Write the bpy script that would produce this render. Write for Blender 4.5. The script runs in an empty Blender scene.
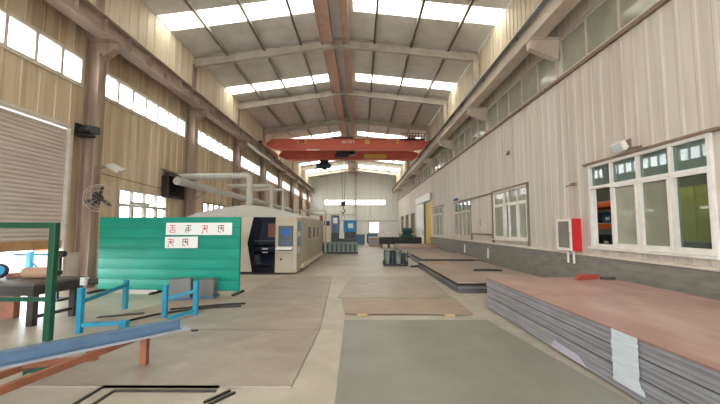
import bpy, math, random
from mathutils import Vector, Matrix
random.seed(7)
SC = bpy.context.scene
COL = SC.collection
PI = math.pi

# ------------------------------------------------------------------ helpers
def c(r, g, b):
    def l(v):
        v /= 255.0
        return v / 12.92 if v <= 0.04045 else ((v + 0.055) / 1.055) ** 2.4
    return (l(r), l(g), l(b), 1.0)

class MB:
    """collects shapes, then links them as ONE mesh object"""
    def __init__(self):
        self.v = []; self.f = []; self.s = []
    def add(self, vs, fs, smooth=False):
        n = len(self.v)
        self.v += [tuple(p) for p in vs]
        self.f += [tuple(i + n for i in q) for q in fs]
        self.s += [smooth] * len(fs)
        return self
    def box(self, x0, x1, y0, y1, z0, z1, m=None):
        vs = [Vector(p) for p in ((x0,y0,z0),(x1,y0,z0),(x1,y1,z0),(x0,y1,z0),(x0,y0,z1),(x1,y0,z1),(x1,y1,z1),(x0,y1,z1))]
        if m is not None: vs = [m @ p for p in vs]
        return self.add(vs, [(0,3,2,1),(4,5,6,7),(0,1,5,4),(1,2,6,5),(2,3,7,6),(3,0,4,7)])
    def bar(self, a, b, w, h, up=(0,0,1)):
        """rectangular bar from a to b; w across, h along up"""
        a = Vector(a); b = Vector(b); d = (b - a).normalized(); u = Vector(up)
        if abs(d.dot(u)) > 0.98: u = Vector((0,1,0))
        s = d.cross(u).normalized(); u = s.cross(d).normalized()
        vs = []
        for p in (a, b):
            for i, j in ((-1,-1),(1,-1),(1,1),(-1,1)):
                vs.append(p + s * i * w / 2 + u * j * h / 2)
        return self.add(vs, [(3,2,1,0),(4,5,6,7),(0,1,5,4),(1,2,6,5),(2,3,7,6),(3,0,4,7)])
    def tube(self, pts, r, n=10, closed=False):
        pts = [Vector(p) for p in pts]; N = len(pts); rings = []; prev = None
        for i, p in enumerate(pts):
            if closed: d = pts[(i+1) % N] - pts[i-1]
            elif i == 0: d = pts[1] - pts[0]
            elif i == N-1: d = pts[-1] - pts[-2]
            else: d = (pts[i+1]-p).normalized() + (p-pts[i-1]).normalized()
            d.normalize()
            if prev is None:
                u = Vector((0,0,1)) if abs(d.z) < 0.9 else Vector((1,0,0))
            else: u = prev
            s = d.cross(u).normalized(); u = s.cross(d).normalized(); prev = u
            rings.append([p + (s * math.cos(2*PI*k/n) + u * math.sin(2*PI*k/n)) * r for k in range(n)])
        vs = [q for rg in rings for q in rg]; fs = []
        M = N if closed else N-1
        for i in range(M):
            for k in range(n):
                a = i*n+k; b = i*n+(k+1) % n; j = ((i+1) % N)*n
                fs.append((a, b, j+(k+1) % n, j+k))
        self.add(vs, fs, True)
        if not closed:
            self.add([], [])
            m = len(self.v) - N*n
            self.f.append(tuple(m + k for k in range(n))[::-1]); self.s.append(False)
            self.f.append(tuple(m + (N-1)*n + k for k in range(n))); self.s.append(False)
        return self
    def lathe(self, prof, center, axis=(0,0,1), n=24):
        ax = Vector(axis).normalized(); c0 = Vector(center)
        u = ax.orthogonal().normalized(); w = ax.cross(u)
        vs = []; fs = []
        for r, h in prof:
            for k in range(n):
                t = 2*PI*k/n
                vs.append(c0 + ax*h + (u*math.cos(t) + w*math.sin(t))*r)
        for i in range(len(prof)-1):
            for k in range(n):
                fs.append((i*n+k, i*n+(k+1) % n, (i+1)*n+(k+1) % n, (i+1)*n+k))
        fs.append(tuple(range(n))[::-1]); fs.append(tuple((len(prof)-1)*n+k for k in range(n)))
        return self.add(vs, fs, True)
    def prism(self, poly, plane, a, b):
        """poly in 'xz' extruded along y, 'yz' along x, 'xy' along z"""
        def P(p, t):
            if plane == 'xz': return (p[0], t, p[1])
            if plane == 'yz': return (t, p[0], p[1])
            return (p[0], p[1], t)
        n = len(poly)
        vs = [P(p, a) for p in poly] + [P(p, b) for p in poly]
        fs = [tuple(range(n)), tuple(range(n, 2*n))[::-1]]
        for i in range(n): fs.append((i, n+i, n+(i+1) % n, (i+1) % n))
        return self.add(vs, fs)
    def build(self, name, mat, parent=None, bevel=0, loc=None):
        me = bpy.data.meshes.new(name)
        off = Vector(loc) if loc is not None else None
        vs = [tuple(Vector(p) - off) for p in self.v] if off is not None else self.v
        me.from_pydata(vs, [], self.f)
        me.polygons.foreach_set('use_smooth', self.s)
        import bmesh
        bm = bmesh.new(); bm.from_mesh(me)
        bmesh.ops.recalc_face_normals(bm, faces=bm.faces)
        bm.to_mesh(me); bm.free()
        me.materials.append(mat)
        o = bpy.data.objects.new(name, me); COL.objects.link(o)
        if off is not None: o.location = off
        if parent is not None:
            o.parent = parent
            o.matrix_parent_inverse = Matrix.Translation(-parent.location) if parent.type == 'EMPTY' else parent.matrix_basis.inverted()
        if any(self.s):
            md = o.modifiers.new('edges', 'EDGE_SPLIT'); md.split_angle = math.radians(40)
        if bevel:
            md = o.modifiers.new('soft', 'BEVEL'); md.width = bevel; md.segments = 2; md.limit_method = 'ANGLE'
        return o

def tag(o, label, cat, group=None, kind=None):
    o['label'] = label; o['category'] = cat
    if group: o['group'] = group
    if kind: o['kind'] = kind
    return o
def thing(name, label, cat, loc=(0,0,0), group=None, kind=None):
    o = bpy.data.objects.new(name, None); COL.objects.link(o); o.location = loc
    o.empty_display_size = 0.2
    return tag(o, label, cat, group, kind)
def struct(o, label=None, cat=None, group=None):
    o['kind'] = 'structure'
    if label: o['label'] = label
    if cat: o['category'] = cat
    if group: o['group'] = group
    return o
def copy_tree(o, parent=None):
    n = o.copy(); COL.objects.link(n)
    if parent is not None: n.parent = parent
    for ch in list(o.children): copy_tree(ch, n)
    return n
def rotz(a, x, y, z=0):
    return Matrix.Translation((x, y, z)) @ Matrix.Rotation(a, 4, 'Z')

# ------------------------------------------------------------------ materials
def mat(name, col, rough=0.7, metal=0.0, var=None, amt=0.5, scale=(1,1,1), nscale=3.0, bump=0.0, bscale=30.0,
        var2=None, amt2=0.0, n2scale=1.0, n2stretch=(1,1,1), spec=0.4, lo=0.4, hi=0.65, spots=None):
    m = bpy.data.materials.new(name); m.use_nodes = True
    nt = m.node_tree; N = nt.nodes; L = nt.links
    b = N['Principled BSDF']
    b.inputs['Roughness'].default_value = rough
    b.inputs['Metallic'].default_value = metal
    b.inputs['Specular IOR Level'].default_value = spec
    b.inputs['Base Color'].default_value = col
    tc = N.new('ShaderNodeTexCoord')
    last = None
    def layer(base, colr, amount, sc, ns, lo, hi):
        mp = N.new('ShaderNodeMapping'); mp.inputs['Scale'].default_value = sc
        L.new(tc.outputs['Object'], mp.inputs['Vector'])
        nz = N.new('ShaderNodeTexNoise'); nz.inputs['Scale'].default_value = ns
        nz.inputs['Detail'].default_value = 5; nz.inputs['Roughness'].default_value = 0.6
        L.new(mp.outputs['Vector'], nz.inputs['Vector'])
        r = N.new('ShaderNodeMapRange'); r.inputs['From Min'].default_value = lo; r.inputs['From Max'].default_value = hi
        r.inputs['To Max'].default_value = amount
        L.new(nz.outputs['Fac'], r.inputs['Value'])
        mx = N.new('ShaderNodeMix'); mx.data_type = 'RGBA'
        L.new(r.outputs['Result'], mx.inputs['Factor'])
        if base is None: mx.inputs['A'].default_value = col
        else: L.new(base, mx.inputs['A'])
        mx.inputs['B'].default_value = colr
        return mx.outputs['Result']
    if var is not None: last = layer(last, var, amt, scale, nscale, lo, hi)
    if var2 is not None: last = layer(last, var2, amt2, n2stretch, n2scale, 0.5, 0.75)
    if spots is not None:
        last = layer(last, spots, 0.7, (1,1,.7), 3.2, 0.70, 0.76)
    if last is not None: L.new(last, b.inputs['Base Color'])
    if bump:
        nz = N.new('ShaderNodeTexNoise'); nz.inputs['Scale'].default_value = bscale; nz.inputs['Detail'].default_value = 4
        L.new(tc.outputs['Object'], nz.inputs['Vector'])
        bp = N.new('ShaderNodeBump'); bp.inputs['Strength'].default_value = bump; bp.inputs['Distance'].default_value = 0.02
        L.new(nz.outputs['Fac'], bp.inputs['Height']); L.new(bp.outputs['Normal'], b.inputs['Normal'])
    return m

def glass(name, trans=0.9, dust=(0.5,0.5,0.45,1), dust_amt=0.1, rough=0.02, tint=(1,1,1,1), refl=1.0):
    m = bpy.data.materials.new(name); m.use_nodes = True
    nt = m.node_tree; N = nt.nodes; L = nt.links
    N.remove(N['Principled BSDF']); out = N['Material Output']
    tr = N.new('ShaderNodeBsdfTransparent'); tr.inputs['Color'].default_value = tuple(t*trans for t in tint[:3]) + (1,)
    df = N.new('ShaderNodeBsdfDiffuse'); df.inputs['Color'].default_value = dust
    gl = N.new('ShaderNodeBsdfGlossy'); gl.inputs['Roughness'].default_value = rough
    fr = N.new('ShaderNodeFresnel'); fr.inputs['IOR'].default_value = 1.5
    mu = N.new('ShaderNodeMath'); mu.operation = 'MULTIPLY'; mu.inputs[1].default_value = refl; mu.use_clamp = True
    L.new(fr.outputs[0], mu.inputs[0])
    ge = N.new('ShaderNodeNewGeometry'); ir = N.new('ShaderNodeMapRange')   # both faces of the pane reflect like its outside
    ir.inputs['To Min'].default_value = 1.5; ir.inputs['To Max'].default_value = 1/1.5
    L.new(ge.outputs['Backfacing'], ir.inputs['Value']); L.new(ir.outputs['Result'], fr.inputs['IOR'])
    tc = N.new('ShaderNodeTexCoord'); nz = N.new('ShaderNodeTexNoise'); nz.inputs['Scale'].default_value = 1.5; nz.inputs['Detail'].default_value = 3
    L.new(tc.outputs['Object'], nz.inputs['Vector'])
    rg = N.new('ShaderNodeMapRange'); rg.inputs['From Min'].default_value = 0.3; rg.inputs['From Max'].default_value = 0.7
    rg.inputs['To Min'].default_value = dust_amt*0.8; rg.inputs['To Max'].default_value = dust_amt*1.15
    L.new(nz.outputs['Fac'], rg.inputs['Value'])
    m1 = N.new('ShaderNodeMixShader'); L.new(rg.outputs['Result'], m1.inputs[0]); L.new(tr.outputs[0], m1.inputs[1]); L.new(df.outputs[0], m1.inputs[2])
    m2 = N.new('ShaderNodeMixShader'); L.new(mu.outputs[0], m2.inputs[0]); L.new(m1.outputs[0], m2.inputs[1]); L.new(gl.outputs[0], m2.inputs[2])
    L.new(m2.outputs[0], out.inputs['Surface'])
    return m

def skylight_mat():
    m = bpy.data.materials.new('translucent_roof_sheet'); m.use_nodes = True
    nt = m.node_tree; N = nt.nodes; L = nt.links
    N.remove(N['Principled BSDF']); out = N['Material Output']
    tr = N.new('ShaderNodeBsdfTransparent'); tr.inputs['Color'].default_value = (0.62,0.6,0.54,1)
    tl = N.new('ShaderNodeBsdfTranslucent'); tl.inputs['Color'].default_value = (0.8,0.78,0.7,1)
    mx = N.new('ShaderNodeMixShader'); mx.inputs[0].default_value = 0.4
    L.new(tr.outputs[0], mx.inputs[1]); L.new(tl.outputs[0], mx.inputs[2]); L.new(mx.outputs[0], out.inputs['Surface'])
    return m

M = {}
M['floor'] = mat('concrete_floor', c(176,168,154), 0.42, var=c(150,140,126), amt=0.7, nscale=0.6, var2=c(196,190,178), amt2=0.6, n2scale=2.2, bump=0.05, spec=0.5)
M['wallL'] = mat('dusty_tan_sheet', c(206,186,160), 0.6, var=c(150,126,102), amt=0.65, scale=(1,2.2,0.14), nscale=1.6, var2=c(222,208,186), amt2=0.5, n2scale=1.0, n2stretch=(1,3,0.3))
M['wallR'] = mat('pale_wall_sheet', c(208,201,191), 0.55, var=c(178,166,154), amt=0.6, scale=(1,2.4,0.1), nscale=1.5, var2=c(222,217,208), amt2=0.6, n2scale=1.1, n2stretch=(1,3,0.2), spots=c(150,124,104))
M['wallU'] = mat('upper_wall_sheet', c(226,214,194), 0.6, var=c(192,176,150), amt=0.5, scale=(1,2.0,0.25), nscale=1.5)
M['gable'] = mat('gable_sheet', c(226,228,228), 0.6, var=c(208,210,210), amt=0.5, scale=(2,1,0.1), nscale=1.2)
M['plinth'] = mat('grey_brick_paint', c(138,134,126), 0.8, var=c(114,110,104), amt=0.7, scale=(1,1,4), nscale=2.0, bump=0.3, bscale=14)
M['plinthL'] = mat('whitewash_plinth', c(216,210,200), 0.8, var=c(180,170,156), amt=0.6, nscale=2.0, bump=0.2, bscale=14)
M['ledge'] = mat('pale_ledge', c(222,214,200), 0.7, var=c(190,176,156), amt=0.6, scale=(1,.6,1), nscale=3)
M['roof'] = mat('roof_insulation', c(222,221,220), 0.65, var=c(198,195,192), amt=0.6, nscale=1.6, bump=0.25, bscale=9)
M['steel_grey'] = mat('grey_painted_steel', c(196,190,182), 0.55, var=c(150,138,126), amt=0.5, nscale=2)
M['rust_beam'] = mat('red_oxide_steel', c(204,174,158), 0.6, var=c(180,142,126), amt=0.6, nscale=2.5)
M['columnL'] = mat('dirty_brown_column', c(166,146,132), 0.6, var=c(120,100,88), amt=0.7, scale=(2,2,.3), nscale=2)
M['beam_brown'] = mat('dirty_brown_beam', c(170,154,142), 0.6, var=c(132,114,102), amt=0.7, scale=(1,.3,1), nscale=3)
M['beam_pale'] = mat('pale_beam', c(206,194,182), 0.55, var=c(174,158,146), amt=0.6, scale=(1,.3,1), nscale=3)
M['dark_trim'] = mat('rusty_trim', c(132,116,104), 0.7, var=c(150,108,74), amt=0.45, nscale=4)
M['white'] = mat('white_frame', c(232,230,226), 0.4, var=c(206,200,190), amt=0.4, nscale=5)
M['white2'] = mat('white_plain', c(232,232,230), 0.5)
M['alu'] = mat('window_aluminium', c(206,198,188), 0.5, var=c(170,156,142), amt=0.4, nscale=5)
M['skylight'] = skylight_mat()
M['glassL'] = glass('clear_glass', 0.92, dust_amt=0.05)
M['glassT'] = glass('transom_glass', 0.75, dust=c(150,176,166), dust_amt=0.34, rough=0.015, tint=(.9,1,.96,1), refl=1.3)
M['glassR'] = glass('dusty_glass', 0.6, dust=c(196,198,180), dust_amt=0.65, rough=0.05, tint=(.92,1,.94,1), refl=1.0)
M['glassC'] = glass('office_glass', 0.75, dust=c(130,140,120), dust_amt=0.22, rough=0.03, tint=(.92,1,.9,1), refl=1.0)
M['glassM'] = glass('half_dusty_glass', 0.65, dust=c(190,192,174), dust_amt=0.5, rough=0.04, tint=(.92,1,.92,1))
M['glassS'] = glass('strip_glass', 0.45, dust=c(188,188,170), dust_amt=0.68, rough=0.12, tint=(.95,1,.92,1), refl=1.2)
M['shutter'] = mat('shutter_slats', c(196,184,176), 0.5, var=c(170,154,144), amt=0.5, scale=(1,.4,2), nscale=2)
M['shutter_rust'] = mat('shutter_bottom', c(180,140,104), 0.6, var=c(150,100,66), amt=0.6, nscale=3)
M['crane'] = mat('crane_red', c(218,112,94), 0.45, var=c(196,90,74), amt=0.6, scale=(.4,1,1), nscale=2)
M['crane_dark'] = mat('crane_dark', c(52,50,54), 0.6)
M['crane_yellow'] = mat('crane_yellow', c(222,186,96), 0.6)
M['hoist_green'] = mat('hoist_green', c(34,66,62), 0.5)
M['black'] = mat('black_metal', c(34,32,32), 0.5, var=c(60,54,50), amt=0.5, nscale=6)
M['bench'] = mat('bench_steel', c(46,42,40), 0.45, var=c(72,66,62), amt=0.6, nscale=4)
M['benchtop'] = mat('bench_top', c(98,92,86), 0.5, var=c(72,66,60), amt=0.6, nscale=4)
M['green_tube'] = mat('dark_green_paint', c(24,84,60), 0.4, var=c(20,66,48), amt=0.6, nscale=8)
M['blue'] = mat('cyan_blue_paint', c(44,150,184), 0.45, var=c(30,118,152), amt=0.6, nscale=8)
M['screen'] = mat('green_screen_vinyl', c(0,146,124), 0.45, var=c(0,130,112), amt=0.6, scale=(.6,1,2), nscale=2, spec=0.5)
M['screen_b'] = mat('green_screen_seam', c(0,120,96), 0.5)
M['blue_steel'] = mat('blue_grey_channel', c(96,124,152), 0.4, var=c(78,102,126), amt=0.6, scale=(1,1,3), nscale=3, metal=0.3)
M['orange_steel'] = mat('rust_primer_angle', c(152,96,72), 0.6, var=c(116,70,52), amt=0.6, nscale=5)
M['plate'] = mat('mill_plate', c(160,150,138), 0.42, metal=0.15, var=c(140,128,116), amt=0.7, nscale=1.2, var2=c(182,176,166), amt2=0.5, n2scale=2.5)
M['plate_dark'] = mat('dark_mill_plate', c(140,139,130), 0.4, metal=0.15, var=c(124,121,112), amt=0.7, nscale=1.0, var2=c(150,150,138), amt2=0.5, n2scale=1.4, n2stretch=(2,.5,1))
M['plate_brown'] = mat('brown_mill_plate', c(164,146,130), 0.5, metal=0.1, var=c(146,122,104), amt=0.6, nscale=1.4)
M['rust_top'] = mat('rust_red_sheet', c(176,142,132), 0.42, metal=0.1, var=c(154,114,104), amt=0.7, scale=(1,.5,1), nscale=1.4, var2=c(204,184,172), amt2=0.5, n2scale=1.4, n2stretch=(1.5,.5,1))
M['edge_a'] = mat('sheet_edge_light', c(174,176,184), 0.38, metal=0.3, var=c(146,144,150), amt=0.7, scale=(1,.7,6), nscale=3)
M['edge_b'] = mat('sheet_edge_mid', c(154,154,160), 0.38, metal=0.3, var=c(130,126,130), amt=0.7, scale=(1,.7,6), nscale=3)
M['edge_c'] = mat('sheet_edge_dark', c(100,98,100), 0.45, metal=0.3, var=c(84,80,80), amt=0.7, scale=(1,.7,6), nscale=3)
M['stackplate'] = mat('stack_plate', c(168,152,140), 0.45, metal=0.15, var=c(146,124,110), amt=0.7, nscale=1.2, var2=c(200,190,180), amt2=0.4, n2scale=2)
M['white_paint'] = mat('white_paint', c(214,224,232), 0.6, var=c(190,198,206), amt=0.6, scale=(1,1,12), nscale=4)
M['lilac'] = mat('lilac_film', c(192,186,204), 0.35)
M['red'] = mat('fire_red', c(206,40,48), 0.4)
M['cab_glass'] = glass('cabinet_glass', 0.7, dust=c(170,166,160), dust_amt=0.55, refl=1.0)
M['mach'] = mat('machine_beige', c(190,176,154), 0.4, var=c(176,162,140), amt=0.5, nscale=1.5)
M['mach_cream'] = mat('machine_cream', c(214,203,186), 0.4)
M['mach_grey'] = mat('machine_taupe', c(184,172,156), 0.45, var=c(170,158,142), amt=0.4, nscale=1.5)
M['navy'] = mat('navy_gloss', c(22,24,40), 0.2)
M['navy2'] = mat('navy_inner', c(36,38,62), 0.4)
M['inner_brown'] = mat('inner_brown', c(150,96,74), 0.5)
M['console'] = mat('console_grey', c(84,88,96), 0.45)
M['hood'] = mat('hood_cloth', c(190,188,182), 0.8, var=c(166,164,158), amt=0.5, nscale=12)
M['duct'] = mat('grey_duct', c(182,180,174), 0.45, var=c(160,156,148), amt=0.5, nscale=3)
M['sticker_blue'] = mat('sticker_blue', c(66,160,206), 0.5)
M['ink_red'] = mat('ink_red', c(206,84,84), 0.7)
M['ink_black'] = mat('ink_black', c(70,70,76), 0.7)
M['paper'] = mat('paper_white', c(236,238,238), 0.7)
M['wood'] = mat('wood_chock', c(196,164,122), 0.8, var=c(170,134,94), amt=0.5, scale=(1,8,8), nscale=4)
M['brick'] = mat('red_brick', c(164,74,60), 0.8)
M['yellow'] = mat('yellow_strip', c(224,190,84), 0.45, var=c(196,150,50), amt=0.5, scale=(1,6,.5), nscale=3)
M['mbed'] = mat('machine_green_grey', c(132,148,138), 0.55, var=c(104,116,108), amt=0.5, nscale=4)
M['mid_blue'] = mat('machine_blue', c(30,134,196), 0.45)
M['slate'] = mat('slate_blue', c(84,112,140), 0.5, var=c(62,84,108), amt=0.5, nscale=4)
M['dk_slate'] = mat('dark_slate', c(62,70,72), 0.5, var=c(46,50,52), amt=0.6, nscale=6)
M['dk_green'] = mat('dark_green_machine', c(18,92,78), 0.5)
M['orange'] = mat('rack_orange', c(226,104,48), 0.5)
M['rack_blue'] = mat('rack_blue', c(40,86,130), 0.5)
M['yellow_green'] = mat('yellow_green_sheet', c(206,206,84), 0.5, var=c(176,180,60), amt=0.5, scale=(1,5,.4), nscale=3)
M['tan'] = mat('tan_roll', c(176,142,120), 0.6)
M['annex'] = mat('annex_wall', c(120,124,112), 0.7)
M['out_ground'] = mat('yard_concrete', c(188,186,180), 0.8, var=c(168,164,156), amt=0.5, nscale=.5)
M['hose'] = mat('rubber_hose', c(40,38,38), 0.5)
M['lens'] = mat('lamp_lens', c(206,222,226), 0.2)
M['grey_sheet'] = mat('grey_sheet', c(120,122,120), 0.45, metal=0.2, var=c(96,98,98), amt=0.6, nscale=5)

def screen_emit(name, col, s):
    m = bpy.data.materials.new(name); m.use_nodes = True; b = m.node_tree.nodes['Principled BSDF']
    b.inputs['Base Color'].default_value = col; b.inputs['Emission Color'].default_value = col; b.inputs['Emission Strength'].default_value = s
    b.inputs['Roughness'].default_value = 0.2
    return m
M['tube'] = screen_emit('added_lamp_tube', (1,.97,.9,1), 55)  # glow of the lamp added in the side room
M['lcd'] = screen_emit('lit_lcd', c(30,84,140), 0.35)

# ------------------------------------------------------------------ dimensions
XL, XR = -7.7, 5.6
XC = -1.05
Y0, Y1 = -8.2, 53.0
FR = [9.55 + 5.65*k for k in range(-3, 8)]     # portal frame lines
EZ, RZ, EZL = 9.5, 10.2, 9.28                          # roof sheet height at eaves and ridge
def roofz(x):
    return RZ - (RZ-(EZ if x > XC else EZL)) * abs(x-XC) / (XR-XC if x > XC else XC-XL)

# ------------------------------------------------------------------ walls
def ribbed_wall(name, m, plane, pos, a0, a1, z0, z1, holes, pitch, rib_w, rib_d, sgn, zs_extra=(), top=None):
    """corrugated sheet. plane 'x' : wall at x=pos running along y; plane 'y' : along x. sgn = inward direction of ribs."""
    br = {a0: 0.0, a1: 0.0}
    k = math.floor(a0/pitch)*pitch
    def prof(t):
        u = (t % pitch)
        w = rib_w
        if u < w*.25: return rib_d*u/(w*.25)
        if u < w*.75: return rib_d
        if u < w: return rib_d*(w-u)/(w*.25)
        return 0.0
    pts = {round(a0,4), round(a1,4)}
    t = k
    while t <= a1+pitch:
        for q in (0, .25*rib_w, .75*rib_w, rib_w):
            if a0 < t+q < a1: pts.add(round(t+q,4))
        t += pitch
    for h in holes:
        for q in h[:2]:
            if a0 < q < a1: pts.add(round(q,4))
    A = sorted(pts)
    Z = sorted({round(z0,4), round(z1,4)} | {round(q,4) for h in holes for q in h[2:] if z0 < q < z1} | set(zs_extra))
    mb = MB(); vs = []; fs = []; idx = {}
    def V(i, j):
        if (i, j) not in idx:
            a = A[i]; d = prof(a + 1e-5) * sgn
            z = Z[j]
            if top is not None and j == len(Z)-1: z = top(a)
            vs.append((pos+d, a, z) if plane == 'x' else (a, pos+d, z)); idx[(i, j)] = len(vs)-1
        return idx[(i, j)]
    for i in range(len(A)-1):
        am = (A[i]+A[i+1])/2
        for j in range(len(Z)-1):
            zm = (Z[j]+Z[j+1])/2
            if any(h[0] < am < h[1] and h[2] < zm < h[3] for h in holes): continue
            fs.append((V(i,j), V(i+1,j), V(i+1,j+1), V(i,j+1)))
    mb.add(vs, fs)
    return mb.build(name, m)

winid = [0]
def window(plane, pos, inward, a0, a1, z0, z1, cols, transom=None, frame_m=None, glass_m=None, glass_top=None, fw=0.06, depth=0.1,
           label='', open_lights=(), skip_glass=(), special=None, sill=None, colpos=None):
    """a window filling a hole; frame bars + one pane mesh (plus a pane mesh for the transom lights)"""
    winid[0] += 1
    loc = (pos, (a0+a1)/2, z0) if plane == 'x' else ((a0+a1)/2, pos, z0)
    t = thing('window_%d' % winid[0], label, 'window', loc, kind='structure')
    f = MB()
    d0, d1 = -depth*0.6, depth*0.4
    def B(p, q, r, s, e0=d0, e1=d1):
        if plane == 'x': f.box(pos+min(e0*inward,e1*inward), pos+max(e0*inward,e1*inward), p, q, r, s)
        else: f.box(p, q, pos+min(e0*inward,e1*inward), pos+max(e0*inward,e1*inward), r, s)
    B(a0, a1, z0, z0+fw); B(a0, a1, z1-fw, z1); B(a0, a0+fw, z0+fw, z1-fw); B(a1-fw, a1, z0+fw, z1-fw)
    edges = colpos or [a0 + (a1-a0)*i/cols for i in range(cols+1)]
    for e in edges[1:-1]: B(e-fw*.4, e+fw*.4, z0+fw, z1-fw, d0*.95, d1*.95)
    if transom: B(a0+fw, a1-fw, transom-fw*.5, transom+fw*.5, d0*.9, d1*.98)
    if transom:   # opening sashes have their own frames
        for i in range(cols):
            p, q = edges[i], edges[i+1]
            if i in open_lights: continue
            s = fw*.8
            e0, e1 = d0*.3, d1*1.15
            B(p+.02+s, q-.02-s, z0+fw*.8, z0+fw*.8+s, e0, e1); B(p+.02+s, q-.02-s, transom-s-.02, transom-.02, e0, e1)
            B(p+.02, p+.02+s, z0+fw*.8, transom-.02, e0, e1); B(q-.02-s, q-.02, z0+fw*.8, transom-.02, e0, e1)
    f.build('window_frame', frame_m or M['alu'], t)
    g = MB(); g2 = MB(); n2 = False
    def G(mb, p, q, r, s, off):
        e = off*inward
        if plane == 'x': mb.box(pos+e-.003, pos+e+.003, p, q, r, s)
        else: mb.box(p, q, pos+e-.003, pos+e+.003, r, s)
    for i in range(cols):
        p, q = edges[i]+.01, edges[i+1]-.01
        if i not in open_lights and i not in skip_glass and not (special and i in special):
            G(g, p, q, z0+.02, (transom or z1)-.02, 0.0)
        if transom: G(g2, p, q, transom+.01, z1-.02, -.01); n2 = True
        if special and i in special:
            s = MB(); G(s, p, q, z0+.02, (transom or z1)-.02, 0.0); s.build('pane', special[i], t)
    if g.v: g.build('pane', glass_m or M['glassL'], t)
    if n2: g2.build('transom_pane', glass_top or glass_m or M['glassL'], t)
    if sill:
        s = MB()
        if plane == 'x': s.box(pos-.06, pos+.06, a0-.05, a1+.05, z0-.06, z0-.005) if not inward else s.box(min(pos-.04*inward, pos+.12*inward), max(pos-.04*inward, pos+.12*inward), a0-.04, a1+.04, z0-.05, z0-.004)
        else: s.box(a0-.04, a1+.04, pos-.1, pos+.06, z0-.05, z0-.004)
        s.build('window_sill', sill, t)
    return t

ordn = ['first','second','third','fourth','fifth','sixth','seventh','eighth','ninth','tenth','eleventh','twelfth']

# ---- left wall
SH = (4.2, 9.0, 0.0, 4.2)                       # roller shutter opening
holesL = [SH]
stripL = []
for k, y in enumerate(FR[:-1]):
    a, b = y+0.5, y+5.48
    stripL.append((a, b, 5.45, 6.32)); holesL.append((a, b, 5.45, 6.32))
a, b = FR[-1]+.4, Y1-.3
stripL.append((a, b, 5.45, 6.32)); holesL.append((a, b, 5.45, 6.32))
lowL = [(11.0, 13.75, 1.0, 2.86), (16.9, 19.65, 1.0, 2.86), (22.6, 25.3, 1.0, 2.86), (28.4, 31.1, 1.0, 2.86), (34.2, 36.9, 1.0, 2.86)]
holesL += lowL
struct(ribbed_wall('wall_left', M['wallL'], 'x', XL, Y0, Y1, 0.0, EZL, holesL, 0.45, 0.09, 0.02, 1), 'dusty tan ribbed sheet wall with the roller shutter', 'wall')
n = 0
for (a, b, z0, z1) in stripL:
    if b < -1: lab = 'high strip window behind the camera'
    n += 1
    window('x', XL, 1, a, b, z0, z1, 7, frame_m=M['alu'], glass_m=M['glassL'], fw=.1, depth=.12,
           label='bright high strip window in bay %s of the tan left wall' % ordn[n-1])
for i, (a, b, z0, z1) in enumerate(lowL):
    window('x', XL, 1, a, b, z0, z1, 4, transom=2.36, frame_m=M['dark_trim'] if i else M['steel_grey'], glass_m=M['glassL'], fw=.06, depth=.12,
           label='low four light window in the tan wall, %s from the shutter' % ordn[i])
# plinth on the left
hp = MB()
for a, b in ((Y0, 4.2), (9.0, Y1)): hp.box(XL-.12, XL+.07, a, b, 0, 0.95)
struct(hp.build('trim_1', M['plinthL']), 'whitewashed plinth along the foot of the tan wall', 'plinth')

# ---- right wall
W1 = (5.5, 8.5, 1.16, 3.12); W2 = (11.7, 14.7, 1.16, 3.08); W3 = (17.75, 20.75, 1.12, 3.05); W4 = (23.9, 26.9, 1.0, 3.12)
DR = (27.9, 34.2, 0.0, 3.8)
FW = [(36.6, 39.2, .98, 3.2), (41.2, 43.8, .98, 3.2), (46.0, 48.6, .98, 3.2)]
WB = [(-1.0, 2.0, 1.16, 3.1)]
stripR = []
holesR = [W1, W2, W3, W4, DR] + FW + WB
for k, y in enumerate(FR[:-1]):
    a, b = y+.1, y+5.55
    stripR.append((a, b, 5.8, 6.82)); holesR.append((a, b, 5.8, 6.82))
struct(ribbed_wall('wall_right', M['wallR'], 'x', XR, Y0, Y1, 0.0, 7.62, holesR, 0.33, 0.10, 0.014, -1), 'pale ribbed sheet wall with windows and the fire cabinet', 'wall')
struct(ribbed_wall('wall_right_upper', M['wallU'], 'x', 5.28, Y0, Y1, 7.4, EZ+.02, [], 0.29, 0.09, 0.02, -1), 'ribbed sheet above the crane rail, pale side', 'wall')
struct(ribbed_wall('wall_left_upper', M['wallU'], 'x', -7.48, Y0, Y1, 7.3, EZL+.02, [], 0.45, 0.09, 0.02, 1), 'ribbed sheet above the crane rail, tan side', 'wall')
struct(MB().box(5.24, XR+.03, Y0, Y1, 7.36, 7.40).build('trim_2', M['wallR']))
struct(MB().box(XL-.03, -7.44, Y0, Y1, 7.26, 7.30).build('trim_3', M['wallL']))
pl = MB()
for a, b in ((Y0, DR[0]), (DR[1], Y1)): pl.box(XR-.1, XR+.14, a, b, 0, 0.93)
struct(pl.build('trim_4', M['plinth']), 'dark grey painted brick plinth below the pale wall', 'plinth')
pl = MB()
for a, b in ((Y0, DR[0]), (DR[1], Y1)): pl.box(XR-.13, XR+.1, a, b, 0.93, 0.985)
struct(pl.build('trim_5', M['ledge'], bevel=.008), 'pale ledge on top of the dark plinth', 'ledge')
n = 0
for (a, b, z0, z1) in stripR:
    n += 1
    window('x', XR, -1, a, b, z0, z1, 5, frame_m=M['alu'], glass_m=M['glassS'], fw=.05, depth=.1,
           label='dusty clerestory window in bay %s of the pale right wall' % ordn[n-1])
struct(MB().box(XR-.08, XR+.02, Y0, Y1, 5.70, 5.79).build('trim_6', M['dark_trim']), 'brown rail under the clerestory strip', 'rail')
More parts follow.
